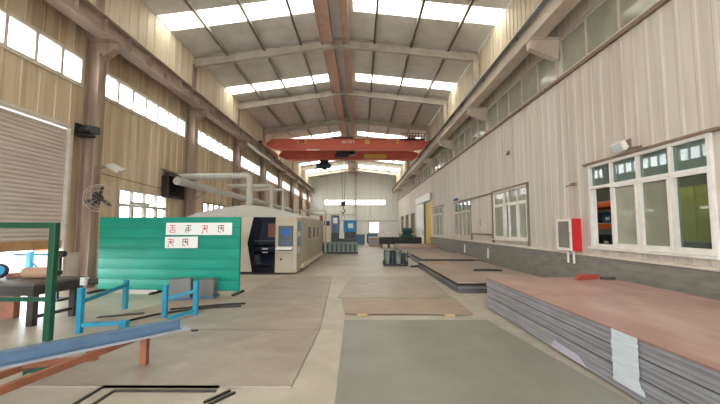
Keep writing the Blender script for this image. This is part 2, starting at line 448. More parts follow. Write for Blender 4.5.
struct(MB().box(XR-.05, XR+.02, Y0, Y1, 6.83, 6.88).build('trim_7', M['steel_grey']), 'thin rail over the clerestory strip', 'rail')
window('x', XR, -1, *W1, 4, transom=2.56, frame_m=M['white'], glass_m=M['glassR'], glass_top=M['glassT'], fw=.066, depth=.14,
       label='large white framed sliding window nearest, one light open', open_lights=(3,), special={0: M['glassC'], 1: M['glassM']}, sill=M['white'])
window('x', XR, -1, *W2, 4, transom=2.52, frame_m=M['white'], glass_m=M['glassR'], glass_top=M['glassR'], fw=.075, depth=.12,
       label='white sliding window with a dark gap, beside the boarded panel', sill=M['ledge'], colpos=[11.7, 12.45, 13.2, 13.62, 14.7], open_lights=(2,))
window('x', XR, -1, *W3, 4, transom=2.5, frame_m=M['alu'], glass_m=M['glassR'], glass_top=M['glassT'], fw=.07, depth=.12,
       label='dusty window with a lamp over it, beyond the boarded panel', sill=M['ledge'])
window('x', XR, -1, *W4, 3, transom=2.6, frame_m=M['alu'], glass_m=M['glassR'], glass_top=M['glassR'], fw=.07, depth=.12,
       label='dusty window next to the doorway with the yellow strips', sill=M['ledge'])
for i, h in enumerate(FW):
    window('x', XR, -1, *h, 3, transom=2.5, frame_m=M['dark_trim'], glass_m=M['glassR'], glass_top=M['glassR'], fw=.07, depth=.12,
           label='small dusty window past the yellow doorway, %s towards the end wall' % ordn[i])
window('x', XR, -1, *WB[0], 4, transom=2.5, frame_m=M['white'], glass_m=M['glassR'], glass_top=M['glassT'], fw=.085, depth=.14, label='white framed window behind the camera')
# rusty drip trims over the windows
for i, (h, ov) in enumerate(((W1, .12), (W2, .0), (W3, .0), (W4, .1))):
    t = MB(); t.box(XR-.09, XR+.02, h[0]-ov-.05, h[1]+ov+.03, h[3]+.0, h[3]+.05)
    if i in (1, 2): t.box(XR-.07, XR+.02, h[0]-.10, h[0]-.02, .99, h[3]+.05)
    if i == 2: t.box(XR-.07, XR+.02, 14.75, 14.83, .99, 3.1); t.box(XR-.09, XR+.02, 14.7, 17.7, 3.05, 3.1)
    struct(t.build('trim_%d' % (8+i), M['dark_trim']), 'rusty brown drip strip over window %d of the pale wall' % (i+1), 'trim')
# boarded twin leaf panel
t = thing('boarded_panel', 'twin leaf pale sheet shutter between two sliding windows', 'shutter', (XR-.04, 16.25, 1.15))
for y0, y1 in ((14.9, 16.22), (16.26, 17.6)):
    MB().box(XR-.06, XR-.022, y0, y1, 1.36, 3.02).build('leaf', M['wallR'], t, bevel=.006)
MB().box(XR-.08, XR-.022, 14.85, 17.65, 1.28, 1.34).build('bottom_rail', M['dark_trim'], t)
MB().tube([(XR-.06,16.18,1.75),(XR-.11,16.18,1.77),(XR-.11,16.18,1.95),(XR-.06,16.18,1.97)], .012, 8).build('handle', M['black'], t)

# doorway with yellow strips
t = thing('sliding_door', 'white sliding door half across the doorway with yellow strips', 'door', (XR-.12, 32.3, 0))
MB().box(XR-.17, XR-.11, 30.5, 34.4, .0, 3.75).build('panel', M['white'], t)
MB().box(XR-.2, XR-.1, 27.6, 34.6, 3.82, 4.44).build('track_cover', M['white2'], t, bevel=.01)
MB().box(XR-.2, XR-.17, 30.7, 30.75, 1.0, 1.4).build('handle', M['black'], t)
t = thing('strip_curtain', 'yellow plastic strip curtain hanging in the side doorway', 'curtain', (XR+.02, 29.4, 0))
for i in range(10):
    MB().box(XR+.01+.015*(i % 2), XR+.022+.015*(i % 2), 28.0+i*.25, 28.3+i*.25, .04, 3.72).build('strip', M['yellow'], t)
MB().box(XR+.0, XR+.06, 27.95, 30.6, 3.72, 3.79).build('rail', M['steel_grey'], t)

# ---- gable wall, back wall
gs = (-5.5, 3.7, 5.08, 5.86)
gd = (1.3, 2.72, .9, 2.5)
struct(ribbed_wall('wall_far', M['gable'], 'y', Y1, XL, XR, 0.0, 9.72, [gs, gd], 0.4, .1, .02, -1, top=lambda a: roofz(a)+.03), 'pale grey ribbed end wall', 'wall')
window('y', Y1, -1, *gs, 12, frame_m=M['white'], glass_m=M['glassL'], fw=.06, depth=.12, label='long high window strip in the end wall')
window('y', Y1, -1, *gd, 3, transom=2.05, frame_m=M['white'], glass_m=M['glassL'], fw=.06, depth=.12, label='bright low window in the end wall')
ADDED_GATE = (-5.0, 3.0, 0.0, 5.2)  # unseen opening added behind the camera to let in frontal light
struct(ribbed_wall('wall_near', M['gable'], 'y', Y0, XL, XR, 0.0, 9.72, [ADDED_GATE], 0.4, .1, .02, 1, top=lambda a: roofz(a)+.03), 'ribbed end wall behind the camera', 'wall')
t = MB()
t.box(XL+.1, XR-.1, Y1-.14, Y1-.03, 2.6, 2.74); t.box(XL+.1, -.8, Y1-.14, Y1-.03, 3.62, 3.72)
struct(t.build('trim_12', M['steel_grey']), 'horizontal girts on the end wall', 'trim')
g = MB(); g.box(-.95, -.65, Y1-.3, Y1-.03, 0, roofz(-.8)-.1)
struct(g.build('gable_column', M['steel_grey']), 'steel post in the middle of the end wall', 'column')

# ---- floor, yard
struct(MB().box(XL, XR, Y0, Y1, -.045, 0).build('floor', M['floor']), 'worn pale concrete floor', 'floor')
struct(MB().box(-90, 90, -80, 120, -.25, -.05).build('ground', M['out_ground']), 'pale concrete yard outside the shutter', 'ground')

# ---- roof with skylight bands
bands = []
for y in FR:
    bands.append((y+3.2, y+4.2))
bands = [(-4.5,-3.5),(1.0,2.0),(6.5,7.5),(12.2,13.2),(18.75,19.75),(30.4, 31.7), (41.6, 43.0), (46.6, 49.2)]
r = MB()
edges = [Y0-.1]
for b in bands: edges += [b[0], b[1]]
edges.append(Y1+.1)
def slab(mb, xa, xb, ya, yb, th=.05):
    za, zb = roofz(xa), roofz(xb)
    mb.add([(xa,ya,za),(xb,ya,zb),(xb,yb,zb),(xa,yb,za),(xa,ya,za+th),(xb,ya,zb+th),(xb,yb,zb+th),(xa,yb,za+th)],
           [(0,3,2,1),(4,5,6,7),(0,1,5,4),(1,2,6,5),(2,3,7,6),(3,0,4,7)])
for i in range(0, len(edges), 2):
    slab(r, XL-.1, XC-.75, edges[i], edges[i+1]); slab(r, XC+.75, XR+.1, edges[i], edges[i+1])
slab(r, XC-.75, XC, Y0-.1, Y1+.1); slab(r, XC, XC+.75, Y0-.1, Y1+.1)
for b in bands:
    slab(r, XL-.1, XL+.25, b[0], b[1]); slab(r, XR-.3, XR+.1, b[0], b[1])
struct(r.build('ceiling', M['roof']), 'grey insulated sheet roof', 'roof')
for i, b in enumerate(bands):
    s = MB(); slab(s, XL+.25, XC-.75, b[0], b[1], .01); slab(s, XC+.75, XR-.3, b[0], b[1], .01)
    struct(s.build('skylight', M['skylight']), 'translucent roof light band across bay %s' % ordn[i], 'skylight')

# ---- steel frame
for i, y in enumerate(FR):
    f = MB()
    for s, xe in ((-1, XL+.06), (1, XR-.06)):
        xa = xe; xb = XC
        za, zb = roofz(xe)-.1, RZ-.1
        dz = Vector((0,0,1))
        w = .2
        # I-section : two flanges and a web, deeper at the haunch
        def fl(z0a, z0b, t):
            f.add([(xa,y-w/2,za+z0a),(xb,y-w/2,zb+z0b),(xb,y+w/2,zb+z0b),(xa,y+w/2,za+z0a),(xa,y-w/2,za+z0a+t),(xb,y-w/2,zb+z0b+t),(xb,y+w/2,zb+z0b+t),(xa,y+w/2,za+z0a+t)],
                  [(0,3,2,1),(4,5,6,7),(0,1,5,4),(1,2,6,5),(2,3,7,6),(3,0,4,7)])
        fl(-.03, -.03, .03); fl(-.42, -.36, .03)
        f.add([(xa,y-.012,za-.4),(xb,y-.012,zb-.34),(xb,y+.012,zb-.34),(xa,y+.012,za-.4),(xa,y-.012,za-.02),(xb,y-.012,zb-.02),(xb,y+.012,zb-.02),(xa,y+.012,za-.02)],
              [(0,3,2,1),(4,5,6,7),(0,1,5,4),(1,2,6,5),(2,3,7,6),(3,0,4,7)])
    struct(f.build('rafter', M['steel_grey']), 'grey roof rafter of portal frame %s' % ordn[i], 'rafter')
    # columns
    cl = MB(); x0, x1 = XL+.04, -7.28
    cl.box(x0, x0+.025, y-.15, y+.15, 0, 7.0); cl.box(x1-.025, x1, y-.15, y+.15, 0, 6.5); cl.box(x0, x1, y-.012, y+.012, 0, 6.95)
    cl.box(x0+.0, -7.42, y-.13, y+.13, 6.9, roofz(x0)-.4)
    o = struct(cl.build('column', M['columnL']), 'brown steel column %s along the tan wall' % ordn[i], 'column')
    br = MB(); br.prism([(-7.3,6.35),(-6.88,6.62),(-6.88,6.86),(-7.6,6.86),(-7.6,6.35)], 'xz', y-.02, y+.02); br.box(-7.6,-6.86,y-.16,y+.16,6.83,6.87); br.bar((-7.28,y,6.36),(-6.88,y,6.63),.24,.03)
    struct(br.build('corbel', M['columnL']), 'bracket carrying the crane rail on column %s, tan side' % ordn[i], 'bracket')
    br = MB(); br.prism([(5.5,6.3),(4.72,6.62),(4.72,6.88),(5.58,6.88)], 'xz', y-.1, y+.1); br.box(4.7,5.58,y-.17,y+.17,6.86,6.89)
    struct(br.build('corbel', M['beam_pale']), 'bracket carrying the crane rail through the pale wall, frame %s' % ordn[i], 'bracket')
    br = MB(); br.box(5.0, 5.22, y-.13, y+.13, 7.5, roofz(5.2)-.4)
    struct(br.build('column', M['beam_pale']), 'short upper column of frame %s, pale side' % ordn[i], 'column')
pn = 0
for s in (-1, 1):
    for k in (1.65, 3.3, 4.95):
        x = XC + s*k; z = roofz(x); pn += 1
        p = MB(); p.box(x-.03, x+.03, Y0, Y1, z-.19, z-.005); p.box(x-.03, x+.06, Y0, Y1, z-.19, z-.175)
        struct(p.build('purlin', M['steel_grey']), 'roof purlin, %s out from the ridge on the %s side' % (ordn[int(round(k/1.65))-1], 'tan wall' if s < 0 else 'pale wall'), 'purlin')
for s, x0, x1 in ((-1, -1.78, -1.24), (1, -.82, -.5)):
    p = MB(); z = roofz(-1.5)-.24
    p.box(x0, x1, Y0, Y1, z-.02, z+.22); p.box(x0, x0+.06, Y0, Y1, z-.08, z-.02); p.box(x1-.06, x1, Y0, Y1, z-.08, z-.02)
    struct(p.build('ridge_beam', M['rust_beam']), 'red oxide ridge beam, the %s one' % ('broader' if s < 0 else 'narrower'), 'beam')
# runway beams
rb = MB(); rb.box(-7.35,-6.97,Y0,Y1,6.87,6.9); rb.box(-7.33,-6.99,Y0,Y1,7.4,7.43); rb.box(-7.17,-7.15,Y0,Y1,6.9,7.4)
for y in [Y0+.5+1.0*i for i in range(60)]: rb.box(-7.3,-7.02,y-.006,y+.006,6.9,7.4)
rb.box(-7.19,-7.13,Y0,Y1,7.43,7.52)
struct(rb.build('runway_beam', M['beam_brown']), 'dirty brown crane runway beam along the tan wall', 'beam')
rb = MB(); rb.box(4.72,5.12,Y0,Y1,6.89,6.92); rb.box(4.72,5.12,Y0,Y1,7.4,7.43); rb.box(4.78,4.80,Y0,Y1,6.92,7.4); rb.box(5.04,5.06,Y0,Y1,6.92,7.4)
rb.box(4.89,4.95,Y0,Y1,7.43,7.52)
struct(rb.build('runway_beam', M['beam_pale']), 'pale crane runway beam along the pale wall', 'beam')
cr = MB()
for k in range(3): cr.box(4.68, 4.70, Y0, Y1, 7.28+.06*k, 7.31+.06*k)
for y in [Y0+1+2.9*i for i in range(21)]: cr.box(4.69, 4.73, y-.03, y+.03, 7.26, 7.46)
tag(cr.build('conductor_rail', M['dk_slate']), 'thin blue grey conductor rail along the pale runway beam', 'rail')

# ------------------------------------------------------------------ annex behind the right windows
for nm, bx, lab in (('floor_annex',(5.78,12.2,-4,40,-.045,0),'floor'),('wall_annex_near',(5.85,12.2,-4.1,-4,0,8),'near wall'),('wall_annex_far',(5.85,12.2,40,40.1,0,8),'far wall'),
        ('wall_annex_lower',(12.1,12.2,-4,40,0,5.0),'lower side wall'),('wall_annex_upper',(12.1,12.2,-4,40,5.35,8),'upper side wall'),('ceiling_annex',(5.75,12.2,-4,40,8,8.1),'ceiling')):  # slot between lower and upper side wall is added to let sky light in
    struct(MB().box(*bx).build(nm, M['annex']), lab+' of the dim side room behind the windows', 'wall')
struct(MB().box(-26, XL-.15, -4, 10.6, 4.5, 4.6).build('added_shade_canopy', M['roof']), 'added canopy shading the yard outside the shutter', 'canopy')  # unseen roof, added to shade the yard and dim what stands there
for x, y in ((-25.8, -3.8), (-25.8, 10.4)): struct(MB().box(x-.1,x+.1,y-.1,y+.1,-.05,4.5).build('added_canopy_post', M['steel_grey']), 'post of the added yard canopy, %s one' % ('nearer' if y < 5 else 'farther'), 'post')
t = thing('storage_rack', 'orange and blue storage rack seen through the nearest window', 'rack', (7.5, 11.5, 0))
for x in (7.0, 8.0):
    for y in (9.6, 13.4):
        MB().box(x-.05, x+.05, y-.05, y+.05, 0, 2.75).build('upright', M['rack_blue'], t)
for z in (.9, 1.58, 2.2):
    m_ = MB()
    for x in (7.0, 8.0): m_.box(x-.03, x+.03, 9.65, 13.35, z, z+.14)
    m_.build('beam', M['orange'], t)
    MB().box(7.03, 7.97, 9.65, 13.35, z+.14, z+.17).build('shelf', M['steel_grey'], t)
for z, ys in ((1.07, (12.7, 11.3, 10.2)), (1.75, (12.5, 11.8, 11.0, 10.1))):
    for q, y in enumerate(ys):
        tt = thing('parts_bin', 'parts bin on the %s shelf of the orange rack, %s from the far end' % ('lower' if z < 1.5 else 'middle', ordn[q]), 'bin', (7.5, y, z), 'bins on the orange rack')
        mm = M['dk_slate'] if q % 3 else M['rack_blue']
        MB().box(7.1,7.9,y-.22,y+.22,z,z+.03).box(7.1,7.13,y-.22,y+.22,z+.03,z+.22).box(7.87,7.9,y-.22,y+.22,z+.03,z+.32).box(7.13,7.87,y-.22,y-.19,z+.03,z+.32).box(7.13,7.87,y+.19,y+.22,z+.03,z+.32).build('tray', mm, tt)
        MB().box(7.085,7.1,y-.08,y+.08,z+.08,z+.16).build('label_holder', M['paper'], tt)
t = thing('added_tube_lamp', 'added tube lamp brightening the side room over the orange rack', 'lamp', (7.4, 9.4, 3.6))  # lamp added to brighten the rack and yellow screen behind the glass
MB().box(7.32,7.48,8.4,10.4,3.66,3.74).build('housing', M['white2'], t)
MB().tube([(7.4,8.45,3.62),(7.4,10.35,3.62)], .03, 10).build('tube', M['tube'], t)
for y in (8.6,10.2): MB().tube([(7.4,y,3.74),(7.4,y,8.0)], .008, 5).build('hanger', M['black'], t)
t = thing('sheet_screen', 'yellow green ribbed screen seen through the nearest window', 'screen', (8.0, 8.4, 0))
s = MB()
for i in range(6): s.box(7.9+(i % 2)*.03, 7.94+(i % 2)*.03, 7.9+i*.2, 8.1+i*.2, .9, 2.6)
s.build('panel', M['yellow_green'], t)
for y in (7.85, 9.1): MB().box(7.88,8.0,y,y+.05,0,2.65).build('post', M['dk_slate'], t)
t = thing('tool_chest', 'blue tool chest below the yellow green screen', 'chest', (7.2, 7.9, 0))
MB().box(6.9,7.5,7.4,8.4,.06,1.3).build('body', M['rack_blue'], t, bevel=.02)
for i in range(4): MB().box(6.88,6.9,7.45,8.35,.12+i*.29,.36+i*.29).build('drawer', M['slate'], t)
MB().box(6.95,7.45,7.45,8.35,0,.06).build('plinth', M['black'], t)

# ------------------------------------------------------------------ roller shutter
t = thing('roller_shutter', 'big half raised roller shutter with pale slats', 'shutter', (XL, 6.6, 1.1))
s = MB(); vs = []; fs = []
zz = 1.28; A = []
prof = [(0,0),(.02,.012),(.05,.02),(.08,.012),(.095,0)]
while zz < 4.15:
    for h, d in prof: A.append((zz+h, d))
    zz += .1
for z, d in A: vs += [(XL-.02+d, 4.2, z), (XL-.02+d, 9.0, z)]
for i in range(len(A)-1): fs.append((2*i, 2*i+1, 2*i+3, 2*i+2))
s.add(vs, fs); s.build('slats', M['shutter'], t)
MB().box(XL-.05, XL+.03, 4.2, 9.0, 1.08, 1.3).build('bottom_bar', M['shutter_rust'], t, bevel=.01)
for y in (4.12, 9.0): MB().box(XL-.08, XL+.09, y, y+.09, 0, 4.3).build('guide_rail', M['alu'], t)
MB().box(XL-.02, XL+.12, 4.0, 9.05, 4.2, 4.3).build('hood', M['alu'], t, bevel=.01)
t = thing('shutter_motor', 'dark grimy shutter motor on the column beside the shutter', 'motor', (-7.4, 9.1, 4.1))
MB().lathe([(.0,0),(.1,0),(.12,.03),(.12,.26),(.1,.3),(.05,.31),(.05,.36)], (-7.55, 9.25, 4.24), (1,0,0), 20).build('body', M['black'], t)
MB().box(-7.62,-7.26,9.12,9.4,4.06,4.11).box(-7.62,-7.57,9.12,9.4,4.11,4.4).build('bracket', M['black'], t)
MB().box(-7.24,-7.1,9.16,9.36,4.12,4.32).build('gearbox', M['dk_slate'], t, bevel=.015)
# yard things seen under the shutter
t = thing('yard_trestle', 'bright blue trestle in the yard beyond the shutter', 'trestle', (-8.6, 9.2, -.05))
for x, y in ((-8.65, 9.2), (-9.75, 10.4)):
    MB().box(x-.05,x+.05,y-.05,y+.05,-.05,.98).build('leg', M['blue'], t)
MB().bar((-8.7,9.25,.93),(-9.7,10.35,.93),.07,.07).build('top_rail', M['blue'], t)
MB().bar((-8.7,9.2,.85),(-8.1,9.3,.1),.04,.04).build('brace', M['slate'], t)
t = thing('yard_crate', 'white boxy crate in the yard beyond the shutter', 'crate', (-10.2, 12.1, -.05))
MB().box(-10.8,-9.6,11.0,13.2,.08,.75).build('body', M['white2'], t, bevel=.03)
MB().box(-10.85,-9.55,10.95,13.25,.75,.82).build('lid', M['slate'], t, bevel=.02)
for y in (11.3,12.2,13.0): MB().box(-10.8,-9.6,y-.06,y+.06,-.05,.08).build('skid', M['wood'], t)
t = thing('yard_machine', 'orange red machine in the yard behind the white crate', 'machine', (-12, 14, -.05))
MB().box(-12.6,-11.2,13.5,15.2,.25,1.1).build('body', M['orange'], t, bevel=.05)
MB().box(-12.5,-11.3,13.6,14.3,1.1,1.7).build('cab', M['mid_blue'], t, bevel=.05)
for y in (13.8,14.9): MB().lathe([(.0,0),(.25,0),(.3,.03),(.3,.2),(.25,.22)], (-11.2,y,.25), (1,0,0), 18).build('wheel', M['black'], t)
t = thing('yard_bin', 'dark blue bin in the yard near the shutter edge', 'bin', (-11.5, 10.6, -.05))
MB().box(-12.6,-11.2,9.2,10.8,.0,.8).build('tub', M['rack_blue'], t, bevel=.03)
MB().box(-12.65,-11.15,9.15,10.85,.8,.88).build('rim', M['slate'], t)
MB().box(-12.5,-11.3,9.3,10.7,-.05,.0).build('foot', M['black'], t)

t = thing('yard_container', 'pale blue ribbed container far out in the yard', 'container', (-22, 14, -.05))
s = MB(); s.box(-24,-21,8,20,.1,2.6)
for i in range(30): s.box(-21,-20.96,8.1+i*.4,8.3+i*.4,.2,2.5)
s.build('body', M['slate'], t)
MB().box(-24.05,-20.93,7.95,20.05,2.6,2.7).build('roof', M['white2'], t)
MB().box(-24,-21,8,8.3,-.05,.1).box(-24,-21,19.7,20,-.05,.1).build('foot', M['black'], t)

# ------------------------------------------------------------------ wall fittings, left
t = thing('wall_fan', 'black three bladed wall fan in a wire guard beside the shutter', 'fan', (-7.05, 9.4, 2.3))
fc = Vector((-6.98, 9.3, 2.40)); fa = Vector((.62,-.78,0)).normalized(); fu = Vector((0,0,1)); fs_ = fa.cross(fu).normalized()
MB().bar((-7.27,9.5,2.40), fc-fa*.2, .06, .06).box(-7.28,-7.24,9.43,9.67,2.22,2.58).build('bracket', M['black'], t)
MB().lathe([(.0,-.22),(.08,-.22),(.09,-.2),(.09,-.02),(.06,.0)], fc, fa, 16).build('motor', M['black'], t)
for k in range(3):
    a = PI/2 + .15 + k*2*PI/3
    rd = fs_*math.cos(a)+fu*math.sin(a); tg = fa.cross(rd)
    b_ = MB(); vs = []
    for r_, w, tw in ((.03,.07,.5),(.12,.085,.45),(.24,.09,.35),(.33,.07,.3)):
        off = tg*w*math.cos(tw)+fa*w*math.sin(tw)*.6
        for sgn in (-1,1):
            vs.append(fc+fa*.03+rd*r_+off*sgn*.5); 
        for sgn in (1,-1):
            vs.append(fc+fa*.038+rd*r_+off*sgn*.5)
    fs2 = []
    for i in range(3):
        for q in range(4): fs2.append((i*4+q, i*4+(q+1) % 4, i*4+4+(q+1) % 4, i*4+4+q))
    fs2 += [(0,1,2,3),(12,13,14,15)]
    b_.add(vs, fs2).build('blade', M['black'], t)
g = MB()
for r_, d in ((.36,0.02),(.3,.1),(.2,.12),(.36,-.08)):
    g.tube([fc+fa*d+(fs_*math.cos(q*2*PI/28)+fu*math.sin(q*2*PI/28))*r_ for q in range(28)], .006, 5, True)
for k in range(10):
    a = k*2*PI/10; rd = fs_*math.cos(a)+fu*math.sin(a)
    g.tube([fc-fa*.08+rd*.36, fc+fa*.02+rd*.36, fc+fa*.1+rd*.3, fc+fa*.13+rd*.08], .004, 5)
g.build('guard', M['steel_grey'], t)
t = thing('floodlight', 'floodlight on a short arm over the wall fan', 'lamp', (-7.1, 9.4, 3.25))
MB().bar((-7.28,9.5,3.26),(-6.95,9.5,3.27),.05,.05).lathe([(.05,0),(.05,.1)], (-7.15,9.5,3.22), (0,0,1), 12).build('arm', M['dark_trim'], t)
mm = Matrix.Translation((-6.78,9.55,3.22)) @ Matrix.Rotation(.5,4,'Y') @ Matrix.Rotation(.3,4,'X')
MB().box(-.2,.2,-.14,.14,0,.07,mm).build('housing', M['steel_grey'], t, bevel=.01)
MB().box(-.18,.18,-.12,.12,-.012,0,mm).build('lens', M['lens'], t)
tag(MB().tube([(-7.64,10.1,3.2),(-7.63,11.0,3.17),(-7.63,12.0,3.13),(-7.63,13.3,3.1)], .012, 6).build('wall_cable', M['hose']), 'thin cable sagging along the tan wall from the floodlight', 'cable')
t = thing('window_lamp', 'pale rectangular lamp hanging before the first low window', 'lamp', (-7.35, 11.6, 2.4))
MB().box(-7.45,-7.25,11.2,12.0,2.36,2.44).build('housing', M['duct'], t, bevel=.01)
MB().box(-7.43,-7.27,11.22,11.98,2.35,2.36).build('lens', M['lens'], t)
for y in (11.3,11.9): MB().bar((-7.66,y,2.6),(-7.4,y,2.44),.02,.02).build('arm', M['steel_grey'], t)
t = thing('exhaust_louver', 'black exhaust louver box with a canopy on the tan wall', 'vent', (XL+.1, 13.95, 2.8))
MB().box(XL+.03, XL+.3, 13.35, 14.6, 2.78, 2.84).box(XL+.03, XL+.3, 13.35, 14.6, 3.56, 3.62).box(XL+.03, XL+.3, 13.35, 13.41, 2.84, 3.56).box(XL+.03, XL+.3, 14.54, 14.6, 2.84, 3.56).box(XL+.03,XL+.06,13.35,14.6,2.84,3.56).build('frame', M['black'], t)
sl = MB()
for i in range(7): sl.bar((XL+.2,13.41,2.9+i*.1),(XL+.2,14.54,2.9+i*.1),.12,.012,(1,0,1))
sl.build('slats', M['black'], t)
sl = MB(); sl.add([(XL+.03,13.3,3.86),(XL+.03,14.65,3.86),(XL+.5,14.65,3.64),(XL+.5,13.3,3.64),(XL+.03,13.3,3.89),(XL+.03,14.65,3.89),(XL+.5,14.65,3.67),(XL+.5,13.3,3.67)],
    [(0,3,2,1),(4,5,6,7),(0,1,5,4),(1,2,6,5),(2,3,7,6),(3,0,4,7)])
sl.build('canopy', M['bench'], t)

# ducts
def arc(p0, p1, p2, n=6):
    p0, p1, p2 = map(Vector, (p0, p1, p2))
    return [p0.lerp(p1, i/n).lerp(p1.lerp(p2, i/n), i/n) for i in range(n+1)]
t = thing('exhaust_duct', 'thick grey duct from the black louver down into the machine hood', 'duct', (-4.48, 14, 2.5))
MB().tube([(-7.37,13.98,3.66),(-4.75,14,3.7)] + arc((-4.7,14,3.7),(-4.48,14,3.7),(-4.48,14,3.5)) + [(-4.48,14,2.52)], .125, 16).build('pipe', M['duct'], t)
fl = MB()
for x in (-6.4,-5.2): fl.lathe([(.125,-.02),(.15,-.02),(.15,.02),(.125,.02)], (x,14,3.68), (1,0,0), 16)
fl.lathe([(.125,-.02),(.16,-.02),(.16,.02),(.125,.02)], (-4.48,14,2.6), (0,0,1), 16)
fl.build('flange', M['steel_grey'], t)
for i, (y, x, r_) in enumerate(((18.0,-4.62,.1),(20.0,-4.45,.085))):
    t = thing('branch_duct', ('nearer' if i == 0 else 'farther')+' thin grey branch duct bending down behind the thick duct', 'duct', (x, y, 2.3))
    MB().tube([(-6.9,y,3.78),(x-.2,y,3.78)] + arc((x-.18,y,3.78),(x,y,3.78),(x,y,3.6)) + [(x,y,2.52)], r_, 14).build('pipe', M['duct'], t)
    MB().lathe([(r_,-.02),(r_+.04,-.02),(r_+.04,.02),(r_,.02)], (x,y,2.6), (0,0,1), 14).build('flange', M['steel_grey'], t)
tag(MB().tube([(-6.9,13.0,3.36),(-6.9,34.0,3.36)], .15, 14).build('manifold_duct', M['duct']), 'long horizontal duct running along the tan wall behind the machine', 'duct')
hg = 0
for y in FR[4:8]:
    hg += 1
    tag(MB().box(-7.29,-6.75,y-.03,y+.03,3.14,3.2).bar((-7.28,y,2.8),(-6.8,y,3.15),.04,.04).build('duct_bracket', M['columnL']), 'bracket under the long duct on its column, %s along' % ordn[hg-1], 'bracket', 'brackets under the long duct')
tag(MB().box(-6.95,-6.9,21.0,26.6,6.66,6.82).build('cable_tray', M['white2']), 'pale cable tray hung under the brown runway beam', 'tray')

# ------------------------------------------------------------------ crane
t = thing('overhead_crane', 'red double girder overhead crane spanning the hall', 'crane', (XC, 26, 7.5))
gp = [(-6.78,7.7),(-6.45,7.97),(4.1,7.97),(4.72,7.8),(4.72,7.52),(4.3,7.25),(-6.2,7.25),(-6.78,7.52)]
g1 = MB().prism(gp, 'xz', 24.75, 25.2)
g1.box(-6.2,4.0,24.68,25.27,7.96,7.99); g1.box(-6.0,4.2,24.68,25.27,7.23,7.26)
o1 = g1.build('girder', M['crane'], t)
g2 = MB().prism(gp, 'xz', 28.6, 29.05); g2.box(-6.2,4.0,28.53,29.12,7.96,7.99); g2.box(-6.0,4.2,28.53,29.12,7.23,7.26)
o2 = g2.build('girder', M['crane'], t)
for x0, x1, o_, y, z0, z1, m_ in ((.3,.62,o1,24.74,7.62,7.92,'crane_yellow'),(2.55,2.72,o1,24.74,7.64,7.94,'crane_yellow'),(-4.55,-4.48,o1,24.74,7.68,7.98,'crane_yellow'),
        (-4.42,-4.35,o1,24.74,7.68,7.98,'ink_black'),(-4.2,-4.13,o1,24.74,7.68,7.98,'ink_black'),(-4.0,-3.93,o1,24.74,7.68,7.98,'crane_yellow'),(.25,2.1,o2,28.59,7.34,7.68,'crane_yellow')):
    MB().box(x0,x1,y-.004,y+.01,z0,z1).build('marking', M[m_], o_)
lt = MB()
for i in range(6):
    x = -1.35+i*.16
    lt.box(x,x+.03,24.736,24.75,7.66,7.86); lt.box(x,x+.11,24.736,24.75,7.83,7.86)
    if i % 2: lt.box(x,x+.11,24.736,24.75,7.74,7.77)
    if i % 3 == 0: lt.box(x+.08,x+.11,24.736,24.75,7.66,7.86)
lt.build('lettering', M['white2'], o1)
for x in (-7.16, 4.92):
    e = MB().box(x-.14,x+.14,24.5,29.4,7.56,7.82).build('end_carriage', M['crane'], t, bevel=.02)
    for y in (24.9, 29.0):
        MB().lathe([(.12,-.07),(.15,-.07),(.15,-.05),(.12,-.05),(.12,.05),(.15,.05),(.15,.07),(.12,.07)], (x,y,7.66), (1,0,0), 18).build('wheel', M['crane_dark'], e)
    MB().box(x-.08,x+.08,24.39,24.5,7.62,7.76).box(x-.08,x+.08,29.4,29.52,7.62,7.76).build('buffer', M['crane_dark'], e)
w = MB()
for i in range(9): w.box(2.8+i*.21, 2.83+i*.21, 24.35, 24.38, 7.9, 8.3)
w.box(2.8,4.55,24.35,24.38,8.27,8.3); w.box(2.8,4.55,24.35,24.38,8.08,8.1); w.box(2.8,4.55,24.34,24.75,7.88,7.91)
w.build('railing', M['crane_dark'], t)
MB().box(3.3,3.9,24.45,24.72,7.91,8.2).build('drive_motor', M['rust_beam'], t, bevel=.03)
MB().box(-3.9,-3.0,24.7,24.8,7.15,7.22).build('festoon_track', M['white2'], t)
# trolley
t = thing('hoist_trolley', 'dark hoist trolley between the red girders carrying a hook', 'hoist', (-1.3, 26.2, 7.6))
MB().box(-2.0,-.6,24.8,29.0,8.0,8.12).build('frame', M['crane_dark'], t)
MB().lathe([(.0,0),(.28,0),(.34,.03),(.34,.1),(.26,.12),(.26,.8),(.34,.82),(.34,.9),(.28,.95)], (-1.85,26.2,7.5), (1,0,0), 24).build('drum', M['hoist_green'], t)
MB().box(-.95,-.45,25.85,26.5,7.1,7.75).build('motor', M['navy2'], t, bevel=.04)
MB().box(-1.95,-1.0,25.95,26.4,6.92,7.25).build('housing', M['crane_dark'], t, bevel=.05)
MB().tube([(-1.45,26.15,7.0),(-1.4,26.2,3.6)], .016, 6).tube([(-1.15,26.25,7.0),(-1.25,26.2,3.6)], .016, 6).build('rope', M['black'], t)
hk = MB().box(-1.52,-1.14,26.1,26.3,3.25,3.62)
hk.build('hook_block', M['crane_dark'], t, bevel=.05)
MB().tube([(-1.33,26.2,3.25),(-1.33,26.2,3.0)] + [(-1.33+.13*math.sin(a), 26.2, 2.87+.13*math.cos(a)) for a in [i*.4 for i in range(1,12)]], .035, 8).build('hook', M['black'], t)
tag(MB().tube([(-1.33,26.2,2.76),(-1.75,26.2,1.35)], .015, 6).tube([(-1.33,26.2,2.76),(-.95,26.2,1.35)], .015, 6).build('hanging_sling', M['black']), 'two leg sling hanging from the crane hook', 'sling')
t = thing('hanging_hoist', 'dark green box of a hoist slung below the red crane', 'hoist', (-3.05, 28.8, 6.6))
